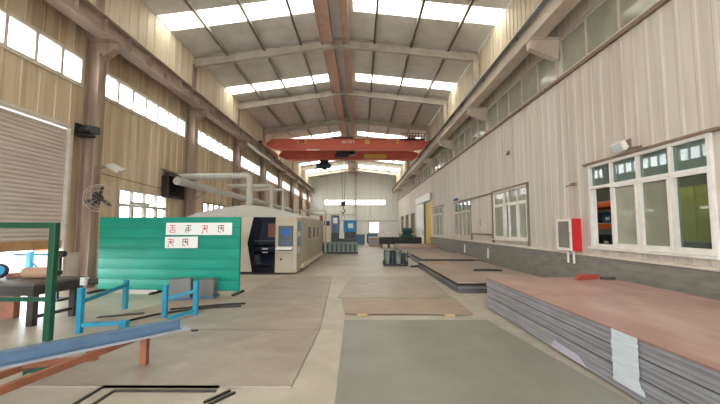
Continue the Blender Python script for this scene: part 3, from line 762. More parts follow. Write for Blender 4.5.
MB().lathe([(.0,0),(.2,0),(.24,.04),(.24,.9),(.2,.95),(.12,1.05)], (-3.55,28.8,6.75), (1,0,0), 20).build('body', M['hoist_green'], t)
MB().box(-3.4,-2.7,28.65,28.95,6.9,7.22).build('suspension', M['crane_dark'], t)
MB().box(-3.7,-3.4,28.6,29.0,6.55,6.95).build('control_box', M['hoist_green'], t, bevel=.02)
MB().box(-3.2,-2.85,28.65,28.95,6.42,6.54).build('hook_block', M['crane_dark'], t)

# ------------------------------------------------------------------ laser machine
t = thing('laser_cutting_machine', 'long beige enclosed cutting machine with dark door and lit console', 'machine', (-4.5, 16, 0))
MB().box(-6.9,-2.23,13.0,20.2,.2,2.0).build('enclosure', M['mach_grey'], t, bevel=.02)
# front left cream panel with a pointed edge
cp = [(-6.9,.08),(-3.78,.08),(-3.96,1.08),(-3.76,1.98),(-6.9,1.98)]
MB().prism(cp, 'xz', 12.3, 13.0).build('front_panel', M['mach_cream'], t)
# black door surround
b_ = MB()
b_.prism([(-3.78,.08),(-3.62,.08),(-3.78,1.06),(-3.6,1.98),(-3.76,1.98),(-3.96,1.08)], 'xz', 12.26, 12.98)
b_.box(-3.72,-2.98,12.26,12.98,1.86,1.98); b_.box(-3.7,-2.98,12.26,12.98,.08,.2)
b_.build('door_frame', M['navy'], t)
MB().box(-3.9,-2.98,12.92,12.99,.2,1.86).build('inner_wall', M['navy2'], t)
MB().box(-3.4,-2.985,12.86,12.915,1.26,1.76).build('inner_window', M['inner_brown'], t)
MB().lathe([(.0,0),(.16,0),(.18,.02),(.18,.84),(.16,.86)], (-3.86,12.72,.82), (1,0,0), 20).box(-3.85,-2.99,12.6,12.9,.3,.66).build('gantry', M['navy'], t)
MB().box(-3.52,-3.32,12.53,12.545,.84,.88).box(-3.52,-3.32,12.53,12.545,.72,.75).build('plate_label', M['white2'], t)
MB().box(-3.9,-2.99,12.5,12.54,1.12,1.16).build('rail', M['console'], t)
# control cabinet
cb = MB().prism([(-2.98,.06),(-2.23,.06),(-2.23,1.94),(-2.3,1.99),(-2.98,1.99)], 'xz', 12.22, 13.05)
cb = cb.build('control_cabinet', M['mach'], t, bevel=.012)
MB().box(-2.86,-2.36,12.14,12.24,.82,1.68).build('console_frame', M['console'], t, bevel=.02)
MB().box(-2.76,-2.46,12.13,12.15,1.34,1.58).build('monitor', M['lcd'], t)
bt = MB()
for i in range(5): bt.lathe([(.022,0),(.022,.02)], (-2.76+i*.08,12.14,1.18), (0,-1,0), 10)
bt.box(-2.76,-2.62,12.125,12.145,1.04,1.12); bt.box(-2.56,-2.44,12.125,12.145,1.04,1.12)
bt.build('button', M['slate'], t)
MB().add([(-2.9,12.0,.86),(-2.36,12.0,.86),(-2.36,12.16,.92),(-2.9,12.16,.92),(-2.9,12.0,.9),(-2.36,12.0,.9),(-2.36,12.16,.97),(-2.9,12.16,.97)],
    [(0,3,2,1),(4,5,6,7),(0,1,5,4),(1,2,6,5),(2,3,7,6),(3,0,4,7)]).build('keyboard_tray', M['white2'], t)
d = MB().box(-2.92,-2.36,12.19,12.225,.16,.72).build('service_door', M['mach_grey'], t, bevel=.01)
MB().lathe([(.0,0),(.035,0),(.035,.04)], (-2.76,12.2,.52), (0,-1,0), 12).build('knob', M['black'], d)
# long side
for y0, y1 in ((13.15,15.4),(15.45,17.7),(17.75,20.1)):
    pp = MB().box(-2.24,-2.2,y0,y1,.4,1.93).build('side_panel', M['mach_grey'], t, bevel=.012)
for y0 in (14.5, 15.9, 17.3):
    o_ = MB().box(-2.21,-2.185,y0,y0+.7,1.1,1.72).build('side_window', M['mach_cream'], t)
    MB().box(-2.187,-2.18,y0+.06,y0+.64,1.16,1.66).build('pane', M['inner_brown'] if 0 else M['console'], o_)
MB().box(-2.3,-2.16,13.3,20.1,.1,.26).build('base_rail', M['mach_cream'], t)
MB().box(-6.8,-2.4,12.6,20.0,.0,.22).build('plinth', M['black'], t)
for z0, z1, m_ in ((1.5,1.82,'sticker_blue'),(.95,1.28,'sticker_blue'),(1.3,1.47,'white2'),(.72,.92,'white2')):
    MB().box(-2.228,-2.222,12.35,12.85,z0,z1).build('sticker', M[m_], t)
hp = [(-6.85,2.0),(-6.4,2.18),(-5.6,2.36),(-4.5,2.5),(-3.8,2.44),(-3.0,2.26),(-2.35,2.06),(-2.3,2.0)]
MB().prism(hp, 'xz', 13.6, 20.1).build('hood', M['hood'], t)
cf = MB()
cf.tube([(-4.2,20.3,2.2),(-4.2,20.3,2.62),(-2.3,20.3,2.62)] + arc((-2.25,20.3,2.62),(-2.05,20.3,2.62),(-2.05,20.3,2.4)) + [(-2.05,20.3,.0)], .04, 8)
cf.tube([(-2.35,13.8,2.05),(-2.35,13.8,2.3),(-2.35,19.9,2.3),(-2.35,19.9,2.0)], .025, 8)
cf.tube([(-3.2,20.3,2.62),(-3.2,20.3,.0)], .03, 8)
cf.build('pipe_frame', M['duct'], t)

# ------------------------------------------------------------------ welding screen + banners
S0, S1 = Vector((-6.64, 8.92, 0)), Vector((-2.96, 8.62, 0))
sd = (S1-S0).normalized(); sn = Vector((sd.y, -sd.x, 0))
ang = math.atan2(sd.y, sd.x); SL = (S1-S0).length
SM = rotz(ang, S0.x, S0.y)
t = thing('welding_screen', 'long green vinyl screen standing in front of the machine', 'screen', S0)
for (u0, u1) in ((0.0, 1.66), (1.655, SL)):
    p = MB(); vs = []; fs = []
    nseg = 7; zt = 1.87; z0 = .07
    A = []
    for i in range(nseg):
        za = z0+(zt-z0)*i/nseg; zb = z0+(zt-z0)*(i+1)/nseg
        A += [(za+.004, -.014), (za+.02, -.018), (za+(zb-za)*.5, -.02), (zb-.02, -.018), (zb-.004, -.014)]
    for z, d_ in A:
        for q in range(13):
            u = u0+(u1-u0)*q/12
            ww = .006*math.sin(u*9+z*3)
            vs.append(SM @ Vector((u, d_+ww, z)))
    for i in range(len(A)-1):
        for q in range(12): fs.append((i*13+q, i*13+q+1, i*13+q+14, i*13+q+13))
    p.add(vs, fs, True)
    o_ = p.build('curtain_panel', M['screen'], t)
    sm = MB()
    for i in range(1, nseg): sm.box(u0+.003, u1-.003, -.023, -.004, z0+(zt-z0)*i/nseg-.006, z0+(zt-z0)*i/nseg+.006, SM)
    sm.build('seam', M['screen_b'], o_)
fr = MB().box(0, SL, .0, .04, 1.83, 1.87, SM).box(0, SL, .0, .04, .2, .24, SM)
for u in (0.0, 1.6, SL-.04): fr.box(u, u+.04, .0, .04, .04, 1.83, SM)
fr.build('frame', M['screen_b'], t)
for u in (0.02, 1.62, SL-.02):
    ft = MB(); ft.box(u-.03, u+.03, -.3, .3, 0.0, .05, SM)
    ft.box(u-.015, u+.015, .0, .03, .05, .2, SM)
    ft.build('foot', M['black'], t)
def banner(u0, u1, z0, z1, tilt, label, chars):
    t = thing('paper_banner', label, 'banner', SM @ Vector(((u0+u1)/2, -.06, z0)))
    R_ = SM @ Matrix.Translation((u0, -.056, z0)) @ Matrix.Rotation(tilt, 4, 'Y')
    L_, H_ = u1-u0, z1-z0
    MB().box(0, L_, -.002, .002, 0, H_, R_).build('sheet', M['paper'], t)
    rnd = random.Random(5+len(chars))
    for (cx, mode) in chars:
        rd, bk = MB(), MB()
        w_, h_ = .17, .2; zb = (H_-h_)/2
        def S(mb, a, b, th=.016):
            p0 = R_ @ Vector((cx+a[0]*w_, -.004, zb+a[1]*h_)); p1 = R_ @ Vector((cx+b[0]*w_, -.004, zb+b[1]*h_))
            mb.bar(p0, p1, th, .003, tuple(sn))
        A_, B_ = (rd, bk) if mode % 2 == 0 else (bk, rd)
        S(A_, (.05,.9), (.95,.9)); S(A_, (.1,.62), (.9,.62)); S(A_, (.5,1), (.5,.35))
        if mode == 0: S(A_, (.1,.35),(.9,.35)); S(A_, (.15,.05),(.85,.05)); S(A_, (.12,.35),(.12,.05)); S(A_, (.88,.35),(.88,.05))
        elif mode == 1: S(A_, (.25,.6),(.05,.1)); S(A_, (.05,.35),(.95,.35)); S(B_, (.1,.05),(.3,.05)); S(A_, (.5,.35),(.5,.05))
        elif mode == 2: S(A_, (.45,.6),(.1,.05)); S(A_, (.55,.6),(.95,.05)); S(B_, (.05,.0),(.3,.0)); S(A_, (.9,.9),(.9,.4))
        else: S(A_, (.1,.9),(.1,.1)); S(B_, (.6,.55),(.9,.1)); S(A_, (.15,.1),(.45,.1)); S(B_, (.85,.9),(.85,.2))
        if rd.v: rd.build('lettering', M['ink_red'], t)
        if bk.v: bk.build('lettering', M['ink_black'], t)
banner(1.8, 3.5, 1.43, 1.73, .0, 'longer white paper banner with red and black characters', ((.09,0),(.5,1),(.92,2),(1.34,3)))
banner(1.79, 2.64, 1.1, 1.38, -.012, 'shorter white paper banner with two characters, under the longer one', ((.06,2),(.45,3)))

# grey cut-sheet stacks by the screen
for s_i, (x, y, a, nsh, sx, sy) in enumerate(((-4.05,8.0,.25,10,.44,.3),(-3.55,8.2,.12,9,.36,.32))):
    which = 'first' if s_i == 0 else 'second'
    tag(MB().box(-sx/2-.04,sx/2+.04,-sy/2-.03,sy/2+.03,0,.06,rotz(a,x,y)).build('skid', M['slate']), 'slate blue skid under the %s little stack of grey sheets' % ('wider' if s_i == 0 else 'narrower'), 'skid')
    for k in range(nsh):
        j = (random.random()-.5)*.012
        o_ = MB().box(-sx/2,sx/2,-sy/2,sy/2,0,.04,rotz(a+j,x+j,y)).build('grey_sheet', M['grey_sheet'])
        o_.location.z = .061+k*.0405
        wt = 'wider' if s_i == 0 else 'narrower'
        lab = 'grey cut sheet inside the %s little stack by the green screen' % wt
        if k == nsh-1: lab = 'topmost grey cut sheet of the %s little stack by the green screen' % wt
        if k == 0: lab = 'lowest grey cut sheet of the %s little stack by the green screen' % wt
        tag(o_, lab, 'sheet', 'grey sheets in the %s little stack' % wt)

# ------------------------------------------------------------------ fire cabinet
t = thing('fire_hose_cabinet', 'red fire hose cabinet with a white framed glass door', 'cabinet', (5.46, 9.2, 1.0))
MB().box(5.33,5.575,8.9,8.93,1.02,1.84).box(5.33,5.575,9.52,9.55,1.02,1.84).box(5.33,5.575,8.93,9.52,1.02,1.05).box(5.33,5.575,8.93,9.52,1.81,1.84).box(5.55,5.575,8.93,9.52,1.05,1.81).build('body', M['red'], t)
d = MB().box(5.3,5.33,8.9,8.97,1.02,1.84).box(5.3,5.33,9.48,9.55,1.02,1.84).box(5.3,5.33,8.97,9.48,1.02,1.09).box(5.3,5.33,8.97,9.48,1.77,1.84).build('door', M['white'], t)
MB().box(5.312,5.318,8.97,9.48,1.09,1.77).build('pane', M['cab_glass'], d)
MB().box(5.285,5.3,8.92,8.95,1.38,1.5).build('handle', M['steel_grey'], d)
MB().lathe([(.0,0),(.2,0),(.2,.02),(.12,.02),(.12,.1),(.2,.1),(.2,.12)], (5.38,9.22,1.45), (1,0,0), 20).build('hose_reel', M['red'], t)
for y in (9.0, 9.25): MB().tube([(5.42,y,1.02),(5.42,y,.7)], .028, 10).build('riser_pipe', M['white2'], t)
t = thing('wall_floodlight', 'pale floodlight over the nearest white framed window', 'lamp', (5.5, 7.25, 3.3))
mm = Matrix.Translation((5.42,7.25,3.3)) @ Matrix.Rotation(-.5,4,'Y')
MB().box(-.06,.06,-.16,.16,-.1,.1,mm).build('housing', M['white'], t, bevel=.015)
MB().box(-.068,-.06,-.14,.14,-.08,.08,mm).build('lens', M['lens'], t)
MB().bar((5.58,7.25,3.34),(5.46,7.25,3.34),.04,.04).box(5.55,5.6,7.15,7.35,3.26,3.44).build('bracket', M['dark_trim'], t)
tag(MB().tube([(5.5,7.1,3.24),(5.52,6.95,3.22),(5.56,6.85,3.22)], .02, 8).build('lamp_cable', M['dark_trim']), 'short cable stub beside the pale floodlight', 'cable')
t = thing('wall_floodlight', 'small lamp over the dusty window beyond the boarded panel', 'lamp', (5.45, 20.0, 3.2))
MB().box(5.35,5.46,19.7,20.2,3.14,3.3).build('housing', M['slate'], t, bevel=.02)
MB().bar((5.6,19.95,3.24),(5.45,19.95,3.24),.04,.04).build('bracket', M['dark_trim'], t)
t = thing('wall_socket', 'small rusty wall fitting left of the nearest window', 'fitting', (5.56, 9.0, 2.73))
MB().box(5.52,5.6,9.05,9.2,2.7,2.78).build('body', M['dark_trim'], t); MB().bar((5.55,9.2,2.74),(5.5,9.35,2.71),.03,.03).build('stub', M['dark_trim'], t)
tag(MB().box(5.53,5.6,13.0,13.12,4.35,4.5).bar((5.53,13.05,4.42),(5.46,13.0,4.32),.04,.04).build('wall_hook', M['dark_trim']), 'small dark hook high on the pale wall', 'hook')
for i, y in enumerate((18.7, 15.3)):
    mm = Matrix.Translation((5.494, y, .3)) @ Matrix.Rotation(.12, 4, 'X')
    tag(MB().box(-.004,.004,-.11,.11,0,.42,mm).build('paper_label', M['paper']), 'white paper label leaning on the plinth, %s' % ('farther one' if i == 0 else 'nearer one'), 'paper', 'white labels on the plinth')

# ------------------------------------------------------------------ big stack of sheets on the right
NS = 34; TH = .0165
for k in range(NS):
    z = .02 + k*(TH+.0004)
    x0 = 2.55 + random.uniform(-.0025,.0025) + (.012 if k in (12,23) else 0) - (.012 if k == NS-1 else 0)
    y1 = 7.2 + random.uniform(-.012,.012) + (.04 if k > 22 else 0)
    m_ = M['rust_top'] if k == NS-1 else M['edge_'+('c' if k in (12,23) else 'aabaabbabaab'[k % 12])]
    if k == NS-1:
        tag(MB().box(x0+.01, 5.01, 5.39, y1+.03, z, z+TH).build('steel_sheet', m_), 'far topmost rust brown sheet of the tall stack, with the red brick on it', 'steel sheet', 'steel sheets in the tall stack')
        y1 = 5.35
    o_ = MB().box(x0, 5.0+random.uniform(-.02,.02), 1.2, y1, z, z+TH).build('steel_sheet', m_)
    lab = 'grey edged steel sheet inside the tall stack nearest the camera'
    if k == NS-1: lab = 'near topmost rust brown sheet of the tall stack, in front of the seam'
    if k == 0: lab = 'lowest steel sheet of the tall stack nearest the camera'
    tag(o_, lab, 'steel sheet', 'steel sheets in the tall stack')
for i, y in enumerate((6.6, 4.2, 1.8)):
    tag(MB().box(2.7, 4.9, y-.05, y+.05, 0, .0195).build('batten', M['wood']), 'thin batten under the tall sheet stack, %s from its far end' % ordn[i], 'batten', 'battens under the tall stack')
# paint streak over the sheet edges and film scrap
pm = MB(); vs = []; fs = []
nz_ = 22; rnd = random.Random(3)
for i in range(nz_+1):
    z = .09 + .5*i/nz_
    a = 3.3 + rnd.uniform(-.01,.01); b = 3.64 + rnd.uniform(-.01,.01)
    if i < 3: a -= .05
    vs += [(2.53, a, z), (2.53, b, z)]
vs2 = [(p[0]+.004, p[1], p[2]) for p in vs]
n0 = len(vs)
for i in range(nz_): fs += [(2*i,2*i+1,2*i+3,2*i+2), (n0+2*i,n0+2*i+2,n0+2*i+3,n0+2*i+1)]
fs += [(0,n0,n0+1,1),(2*nz_,2*nz_+1,n0+2*nz_+1,n0+2*nz_)]
for i in range(nz_): fs += [(2*i,2*i+2,n0+2*i+2,n0+2*i),(2*i+1,n0+2*i+1,n0+2*i+3,2*i+3)]
pm.add(vs + vs2, fs)
tag(pm.build('paint_mark', M['white_paint']), 'white paint patch brushed across the edges of the tall stack', 'paint')
tag(MB().add([(2.53,4.05,.03),(2.53,4.8,.03),(2.53,4.72,.14),(2.53,4.2,.12),(2.535,4.05,.03),(2.535,4.8,.03),(2.535,4.72,.14),(2.535,4.2,.12)],
    [(0,1,2,3),(7,6,5,4),(0,4,5,1),(1,5,6,2),(2,6,7,3),(3,7,4,0)]).build('film_scrap', M['lilac']), 'pale lilac film scrap low on the side of the tall stack', 'film')
ZT = .02 + NS*(TH+.0004)
tag(MB().box(-.22,.22,-.07,.07,0,.09,rotz(.3,4.45,7.0,ZT)).build('brick', M['brick'], bevel=.006), 'red brick lying at the back of the tall stack', 'brick')
tag(MB().box(-.12,.12,-.05,.05,0,.055,rotz(-.3,4.82,6.95,ZT)).build('brick', M['bench'], bevel=.006), 'smaller dark block beside the red brick', 'brick')

# plate piles further along
def pile(name_lab, x0, x1, y0, y1, zs, mats, group, skew=0.0):
    for k, (z0, z1) in enumerate(zs):
        j = random.uniform(-.02,.02)
        mm = Matrix.Translation(((x0+x1)/2+j, (y0+y1)/2+j, 0)) @ Matrix.Rotation(skew, 4, 'Z')
        o_ = MB().box(-(x1-x0)/2,(x1-x0)/2,-(y1-y0)/2,(y1-y0)/2,z0,z1,mm).build('steel_plate', mats[k % len(mats)] if k < len(zs)-1 else mats[-1])
        pos = 'topmost' if k == len(zs)-1 else ('lowest' if k == 0 else ordn[k]+' from the floor')
        tag(o_, '%s steel plate of %s' % (pos, name_lab), 'steel plate', group)
pile('the low pile just past the tall stack', 2.36, 4.9, 8.78, 14.4, [(.0,.05),(.053,.11),(.112,.15),(.16,.19),(.235,.262)], [M['edge_c'],M['edge_c'],M['edge_b'],M['edge_c'],M['stackplate']], 'plates in the first low pile', .01)
for i, (x, y) in enumerate(((2.7,9.2),(4.6,9.2),(2.7,13.9),(4.6,13.9))):
    tag(MB().box(x-.06,x+.06,y-.1,y+.1,.1905,.2345).build('spacer_block', M['black']), 'dark spacer under the top plate of the first low pile, %s' % ['camera side by the aisle','camera side by the wall','far side by the aisle','far side by the wall'][i], 'spacer', 'spacers in the first low pile')
pile('the second low pile, with the pale top', 2.6, 5.1, 15.0, 18.6, [(.0,.07),(.073,.13),(.132,.2),(.27,.3)], [M['edge_c'],M['edge_b'],M['edge_c'],M['stackplate']], 'plates in the second low pile', -.01)
for i, y in enumerate((15.4, 18.2)):
    tag(MB().box(2.75,4.9,y-.06,y+.06,.2005,.2695).build('batten', M['black']), 'dark batten under the top plate of the second low pile, %s' % ('near end' if i == 0 else 'far end'), 'batten')
pile('the third low pile', 2.55, 5.1, 19.2, 22.6, [(.0,.08),(.083,.16),(.163,.24)], [M['edge_c'],M['edge_b'],M['plate_brown']], 'plates in the third low pile')
pile('the farthest low pile by the black trough', 2.6, 5.2, 23.2, 27.4, [(.0,.12),(.123,.25),(.253,.38)], [M['edge_c'],M['edge_b'],M['rust_top']], 'plates in the farthest low pile')
t = thing('scrap_bundle', 'dark scrap bars lying on the first low pile', 'scrap', (3.9, 11.1, .265))
for i in range(4): MB().box(-.45,.4-.1*i,-.03,.03,0,.05,rotz(.08*i-.1,3.95+.03*i,11.0+.09*i,.264)).build('bar', M['bench'], t)
tag(MB().box(-.35,.35,-.06,.06,0,.08,rotz(.1,2.95,13.2,.264)).build('timber_block', M['tan'], bevel=.005), 'brownish timber block on the aisle side of the first low pile', 'block')
tag(MB().box(-.3,.3,-.07,.07,0,.07,rotz(.5,2.32,14.6)).build('timber_block', M['bench'], bevel=.005), 'dark timber offcut on the floor between the low piles', 'block')

# dark ribbed rack on the floor
t = thing('drum_cradle', 'dark cradle of upright ribbed drums standing in the aisle', 'cradle', (1.45, 15.2, 0))
MB().box(.95,1.98,14.85,15.6,.03,.1).box(.95,1.0,14.85,15.6,.1,.18).box(1.93,1.98,14.85,15.6,.1,.18).build('base', M['black'], t)
for i in range(4):
    for j in range(2):
        x = 1.12+i*.22 + .03*(i == 3); h = .56 - (.12 if i == 3 else 0)
        MB().lathe([(.0,0),(.1,0),(.1,h*.3),(.106,h*.32),(.1,h*.34),(.1,h*.7),(.106,h*.72),(.1,h*.74),(.1,h-.02),(.08,h)], (x,15.02+j*.32,.1), (0,0,1), 16).build('drum', M['dk_slate'] if (i+j) % 2 else M['mbed'], t)
MB().bar((.97,14.87,.1),(.97,14.87,.66),.03,.03).bar((1.96,14.87,.1),(1.96,14.87,.62),.03,.03).bar((.97,14.87,.64),(1.96,14.87,.5),.03,.03).build('frame', M['black'], t)
MB().box(1.0,1.06,14.9,15.55,0,.03).box(1.85,1.91,14.9,15.55,0,.03).build('foot', M['black'], t)

# ------------------------------------------------------------------ mid hall machine
t = thing('profile_machine', 'low green grey machine bed under the crane hook with white control cabinet', 'machine', (-1.6, 23, 0))
MB().box(-2.5,-.2,21.9,23.2,.1,.62).box(-2.4,-.3,21.85,23.25,.62,.72).build('bed', M['mbed'], t, bevel=.03)
MB().box(-2.5,-.2,22.0,23.1,0,.1).build('foot', M['black'], t)
rb_ = MB()
for i in range(8): rb_.box(-2.4+i*.28,-2.3+i*.28,21.86,21.9,.14,.6)
rb_.build('rib', M['dk_slate'], t)
MB().box(-2.45,-1.92,22.4,23.0,.72,2.45).build('control_cabinet', M['mach_cream'], t, bevel=.02)
MB().box(-2.36,-2.0,22.38,22.41,1.75,2.05).build('monitor', M['navy'], t)
MB().box(-2.62,-2.47,22.4,23.0,.72,2.4).build('guard', M['inner_brown'], t)
MB().box(-1.88,-1.42,22.3,22.9,.72,1.3).build('carriage', M['dk_slate'], t, bevel=.03)
MB().box(-1.86,-1.4,22.35,22.9,1.3,2.4).build('head', M['slate'], t, bevel=.03)
MB().box(-1.78,-1.5,22.33,22.36,1.9,2.25).build('display', M['white2'], t)
MB().box(-1.4,-.3,22.4,22.9,.74,.92).build('tool_rail', M['dk_slate'], t)
t = thing('blue_gantry_head', 'bright blue gantry unit beside the machine bed', 'machine', (-.85, 27.2, 0))
MB().box(-1.35,-.35,26.9,27.5,1.3,2.2).build('head', M['mid_blue'], t, bevel=.04)
for x in (-1.3,-.5): MB().box(x,x+.12,27.0,27.4,.0,1.3).build('leg', M['slate'], t)
MB().box(-1.0,-.6,26.86,26.9,1.6,1.95).build('cover', M['white2'], t)
MB().box(-1.2,-.4,26.82,26.9,.8,1.3).build('tray', M['dk_slate'], t)
for i, (x, by) in enumerate(((-.75,33.3),(.6,36.6))):
    t = thing('blue_bin', 'slate blue steel bin far down the hall, %s' % ('beside the bright blue unit' if i == 0 else 'beside the brown pile'), 'bin', (x+.5, by, 0), 'slate blue bins')
    y0, y1 = by-.7, by+.7
    MB().box(x,x+1.1,y0,y1,.1,.16).box(x,x+.05,y0,y1,.16,1.0).box(x+1.05,x+1.1,y0,y1,.16,1.0).box(x+.05,x+1.05,y0,y0+.05,.16,1.0).box(x+.05,x+1.05,y1-.05,y1,.16,1.0).build('tub', M['slate'], t)
    for q in (.1,.9): MB().box(x+q,x+q+.1,y0,y1,0,.1).build('skid', M['black'], t)
pile('the brownish pile far down the aisle', .7, 1.75, 30.6, 33.2, [(.0,.25),(.255,.5),(.505,.78)], [M['plate_brown'],M['edge_b'],M['plate_brown']], 'plates in the far aisle pile')
t = thing('steel_trough', 'long black steel trough on rusty red feet', 'trough', (3.0, 28.9, 0))
MB().box(1.5,4.9,28.4,29.6,.28,.34).box(1.5,4.9,28.4,28.46,.34,.84).box(1.5,4.9,29.54,29.6,.34,.84).box(1.5,1.56,28.46,29.54,.34,.84).box(4.84,4.9,28.46,29.54,.34,.84).build('tub', M['black'], t)
for i in range(6): MB().box(1.6+i*.6,1.75+i*.6,28.4,29.6,0,.28).build('foot', M['orange_steel'], t)
t = thing('green_press', 'dark green machine next to the side doorway', 'machine', (4.6, 35.5, 0))
MB().box(4.0,5.2,35.2,36.3,0,.9).build('base', M['dk_green'], t, bevel=.03)
MB().box(4.2,5.1,35.4,36.2,.9,1.6).build('head', M['dk_green'], t, bevel=.08)
MB().box(4.3,4.6,35.2,35.4,1.0,1.3).build('motor', M['black'], t, bevel=.03)
MB().lathe([(.0,0),(.22,0),(.25,.02),(.25,.08),(.22,.1)], (4.95,35.38,1.25), (0,-1,0), 18).build('flywheel', M['black'], t)
for i, (x, y, w_, h_) in enumerate(((2.7,43,.8,1.9),(3.6,41,1.6,1.05))):
    t = thing('white_cabinet', '%s far down by the end wall' % ('tall white cabinet' if i == 0 else 'low broad white cabinet'), 'cabinet', (x, y, 0))
    MB().box(x-w_/2,x+w_/2,y-.3,y+.3,.06,h_).build('body', M['white2'], t, bevel=.02)
    for s in (-1,1):
        d_ = MB().box(x+(0.01 if s > 0 else -w_/2+.02),x+(w_/2-.02 if s > 0 else -.01),y-.325,y-.3,.1,h_-.05).build('door', M['white'], t)
        MB().box(x+s*.06-.01,x+s*.06+.01,y-.35,y-.325,h_*.5,h_*.5+.14).build('handle', M['black'], d_)
    MB().box(x-w_/2+.03,x+w_/2-.03,y-.27,y+.27,0,.06).build('plinth', M['black'], t)

# ------------------------------------------------------------------ floor plates
def floor_plate(poly, z0, th, m_, label):
    o_ = MB().prism(poly, 'xy', z0, z0+th).build('floor_plate', m_)
    return tag(o_, label, 'steel plate')
floor_plate([(-.29,6.24),(-.2,1.0),(2.5,1.0),(2.5,3.3),(2.2,6.24)], 0, .004, M['plate_dark'], 'dark green grey steel plate on the floor in front of the camera')
floor_plate([(-3.62,3.63),(-.7,3.63),(-.655,5.56),(-3.7,5.56)], 0, .02, M['plate'], 'pale steel plate on the floor with a chalky streak, left of the dark plate')
floor_plate([(-3.1,5.6),(-.65,5.6),(-.95,11.6),(-2.6,11.6)], 0, .02, M['plate'], 'long pale steel plate on the floor leading to the beige machine')
floor_plate([(-4.6,6.0),(-3.2,6.0),(-2.75,8.3),(-4.0,8.3)], 0, .01, M['plate_brown'], 'brownish steel plate on the floor between the blue trestles')
floor_plate([(-.3,6.62),(2.05,6.55),(2.1,8.0),(-.45,8.05)], .02, .012, M['plate_brown'], 'brownish steel plate raised on chocks beyond the dark plate')
floor_plate([(-.55,8.2),(2.1,8.2),(2.2,11.7),(-.3,11.7)], 0, .01, M['plate'], 'pale steel plate on the floor beyond the raised brownish plate')
for i, (xa, ya, xb, z) in enumerate(((-2.6,3.65,-1.42,0),(-2.43,3.56,-1.42,0))):
    o_ = MB().prism([(xa-.03,1.6),(xa+.01,1.6),(xa+.02,ya-.02),(xb,ya-.02),(xb,ya),(xa,ya)], 'xy', z, z+.02)
    tag(o_.build('angle_strip', M['bench']), '%s of two thin dark steel frames lying on the floor by the rusty trestle' % ('outer' if i == 0 else 'inner'), 'frame', 'thin steel frames on the floor')
ch = 0
for x, y in ((0.02,6.6),(1.62,6.58),(.0,7.9),(1.7,7.9)):
    ch += 1
    tag(MB().box(x-.09,x+.09,y-.07,y+.06,0.0,.0195).build('wood_chock', M['wood']), 'flat wooden chock under the raised plate, %s' % ['front edge towards the machine','front edge towards the stack','back edge towards the machine','back edge towards the stack'][ch-1], 'chock', 'chocks under the raised plate')
for i, (x, y, a) in enumerate(((-1.36,3.44,1.0),(-1.3,3.4,1.0))):
    tag(MB().box(-.14,.14,-.012,.012,0,.02,rotz(a,x,y,.0)).build('offcut_strip', M['black']), 'short dark offcut on the floor by the thin steel frames, %s' % ('nearer the green screen' if i == 0 else 'nearer the dark plate'), 'offcut', 'dark offcuts')
tag(MB().box(-.05,.05,-.02,.02,0,.02,rotz(.2,-2.55,5.5,.021)).build('bolt_scrap', M['black']), 'small dark scrap at the corner where two pale plates meet', 'scrap')

# ------------------------------------------------------------------ left foreground
t = thing('tube_rack', 'dark green steel tube rack standing before the workbench', 'rack', (-5.2, 5.09, 0))
MB().box(-4.5,-4.41,5.05,5.14,0,1.68).build('post', M['green_tube'], t, bevel=.008)
MB().box(-6.5,-6.41,5.05,5.14,0,1.68).build('post', M['green_tube'], t, bevel=.008)
MB().box(-6.41,-4.5,5.06,5.13,1.6,1.68).build('top_rail', M['green_tube'], t, bevel=.008)
MB().box(-6.41,-4.5,5.07,5.12,.55,.61).build('lower_rail', M['green_tube'], t, bevel=.006)
# workbench
t = thing('workbench', 'black steel workbench with a grey top beside the roller shutter', 'workbench', (-6.2, 6.3, 0))
bp = [(-7.2,5.75),(-5.3,5.75),(-5.14,6.62),(-7.2,6.7)]
MB().prism(bp, 'xy', .66, .70).build('top', M['benchtop'], t)
MB().prism([(-7.15,5.77),(-5.33,5.77),(-5.17,6.6),(-7.15,6.66)], 'xy', .5, .66).build('apron', M['bench'], t)
for x, y in ((-5.4,5.85),(-7.1,5.85),(-5.27,6.52),(-7.1,6.58)): MB().box(x-.05,x+.05,y-.05,y+.05,0,.5).build('leg', M['bench'], t)
MB().box(-6.5,-6.15,6.3,6.42,0,.5).build('leg', M['orange_steel'], t)
MB().bar((-5.38,5.88,.14),(-5.27,6.5,.14),.05,.05).build('stretcher', M['black'], t)
MB().box(-5.16,-5.07,6.5,6.6,.55,.69).build('end_cap', M['white2'], t)
MB().tube([(-5.07,6.57,.6),(-4.94,6.66,.6)], .055, 12).build('roller', M['black'], t)
t = thing('cable_reel', 'dark blue reel lying tilted on the workbench', 'wheel', (-6.35, 6.2, .7))
wc = Vector((-6.32,6.15,.85)); wa = Vector((.5,-.75,.43)).normalized()
MB().tube([wc+(wa.orthogonal().normalized()*math.cos(a)+wa.cross(wa.orthogonal().normalized())*math.sin(a))*.11 for a in [i*2*PI/20 for i in range(20)]], .035, 8, True).build('rim', M['navy2'], t)
MB().lathe([(.0,-.02),(.1,-.02),(.1,.02),(.05,.05)], wc, wa, 20).build('disc', M['sticker_blue'], t)
t = thing('paper_roll', 'tan wrapped roll lying on the workbench', 'roll', (-5.8, 6.35, .7))
MB().lathe([(.0,0),(.09,0),(.1,.02),(.1,.5),(.085,.52)], (-6.0,6.3,.8), (1,.12,0), 18).build('wrap', M['tan'], t)
MB().lathe([(.0,0),(.045,0),(.045,.08)], (-5.49,6.36,.8), (1,.12,0), 12).build('core', M['black'], t)
tag(MB().box(-.2,.2,-.07,.07,0,.07,rotz(.1,-6.3,6.55,.7)).build('wooden_block', M['orange_steel'], bevel=.006), 'brown block behind the tan roll on the workbench', 'block')
t = thing('pedestal_grinder', 'small dark pedestal grinder standing behind the workbench', 'grinder', (-6.75, 7.9, 0))
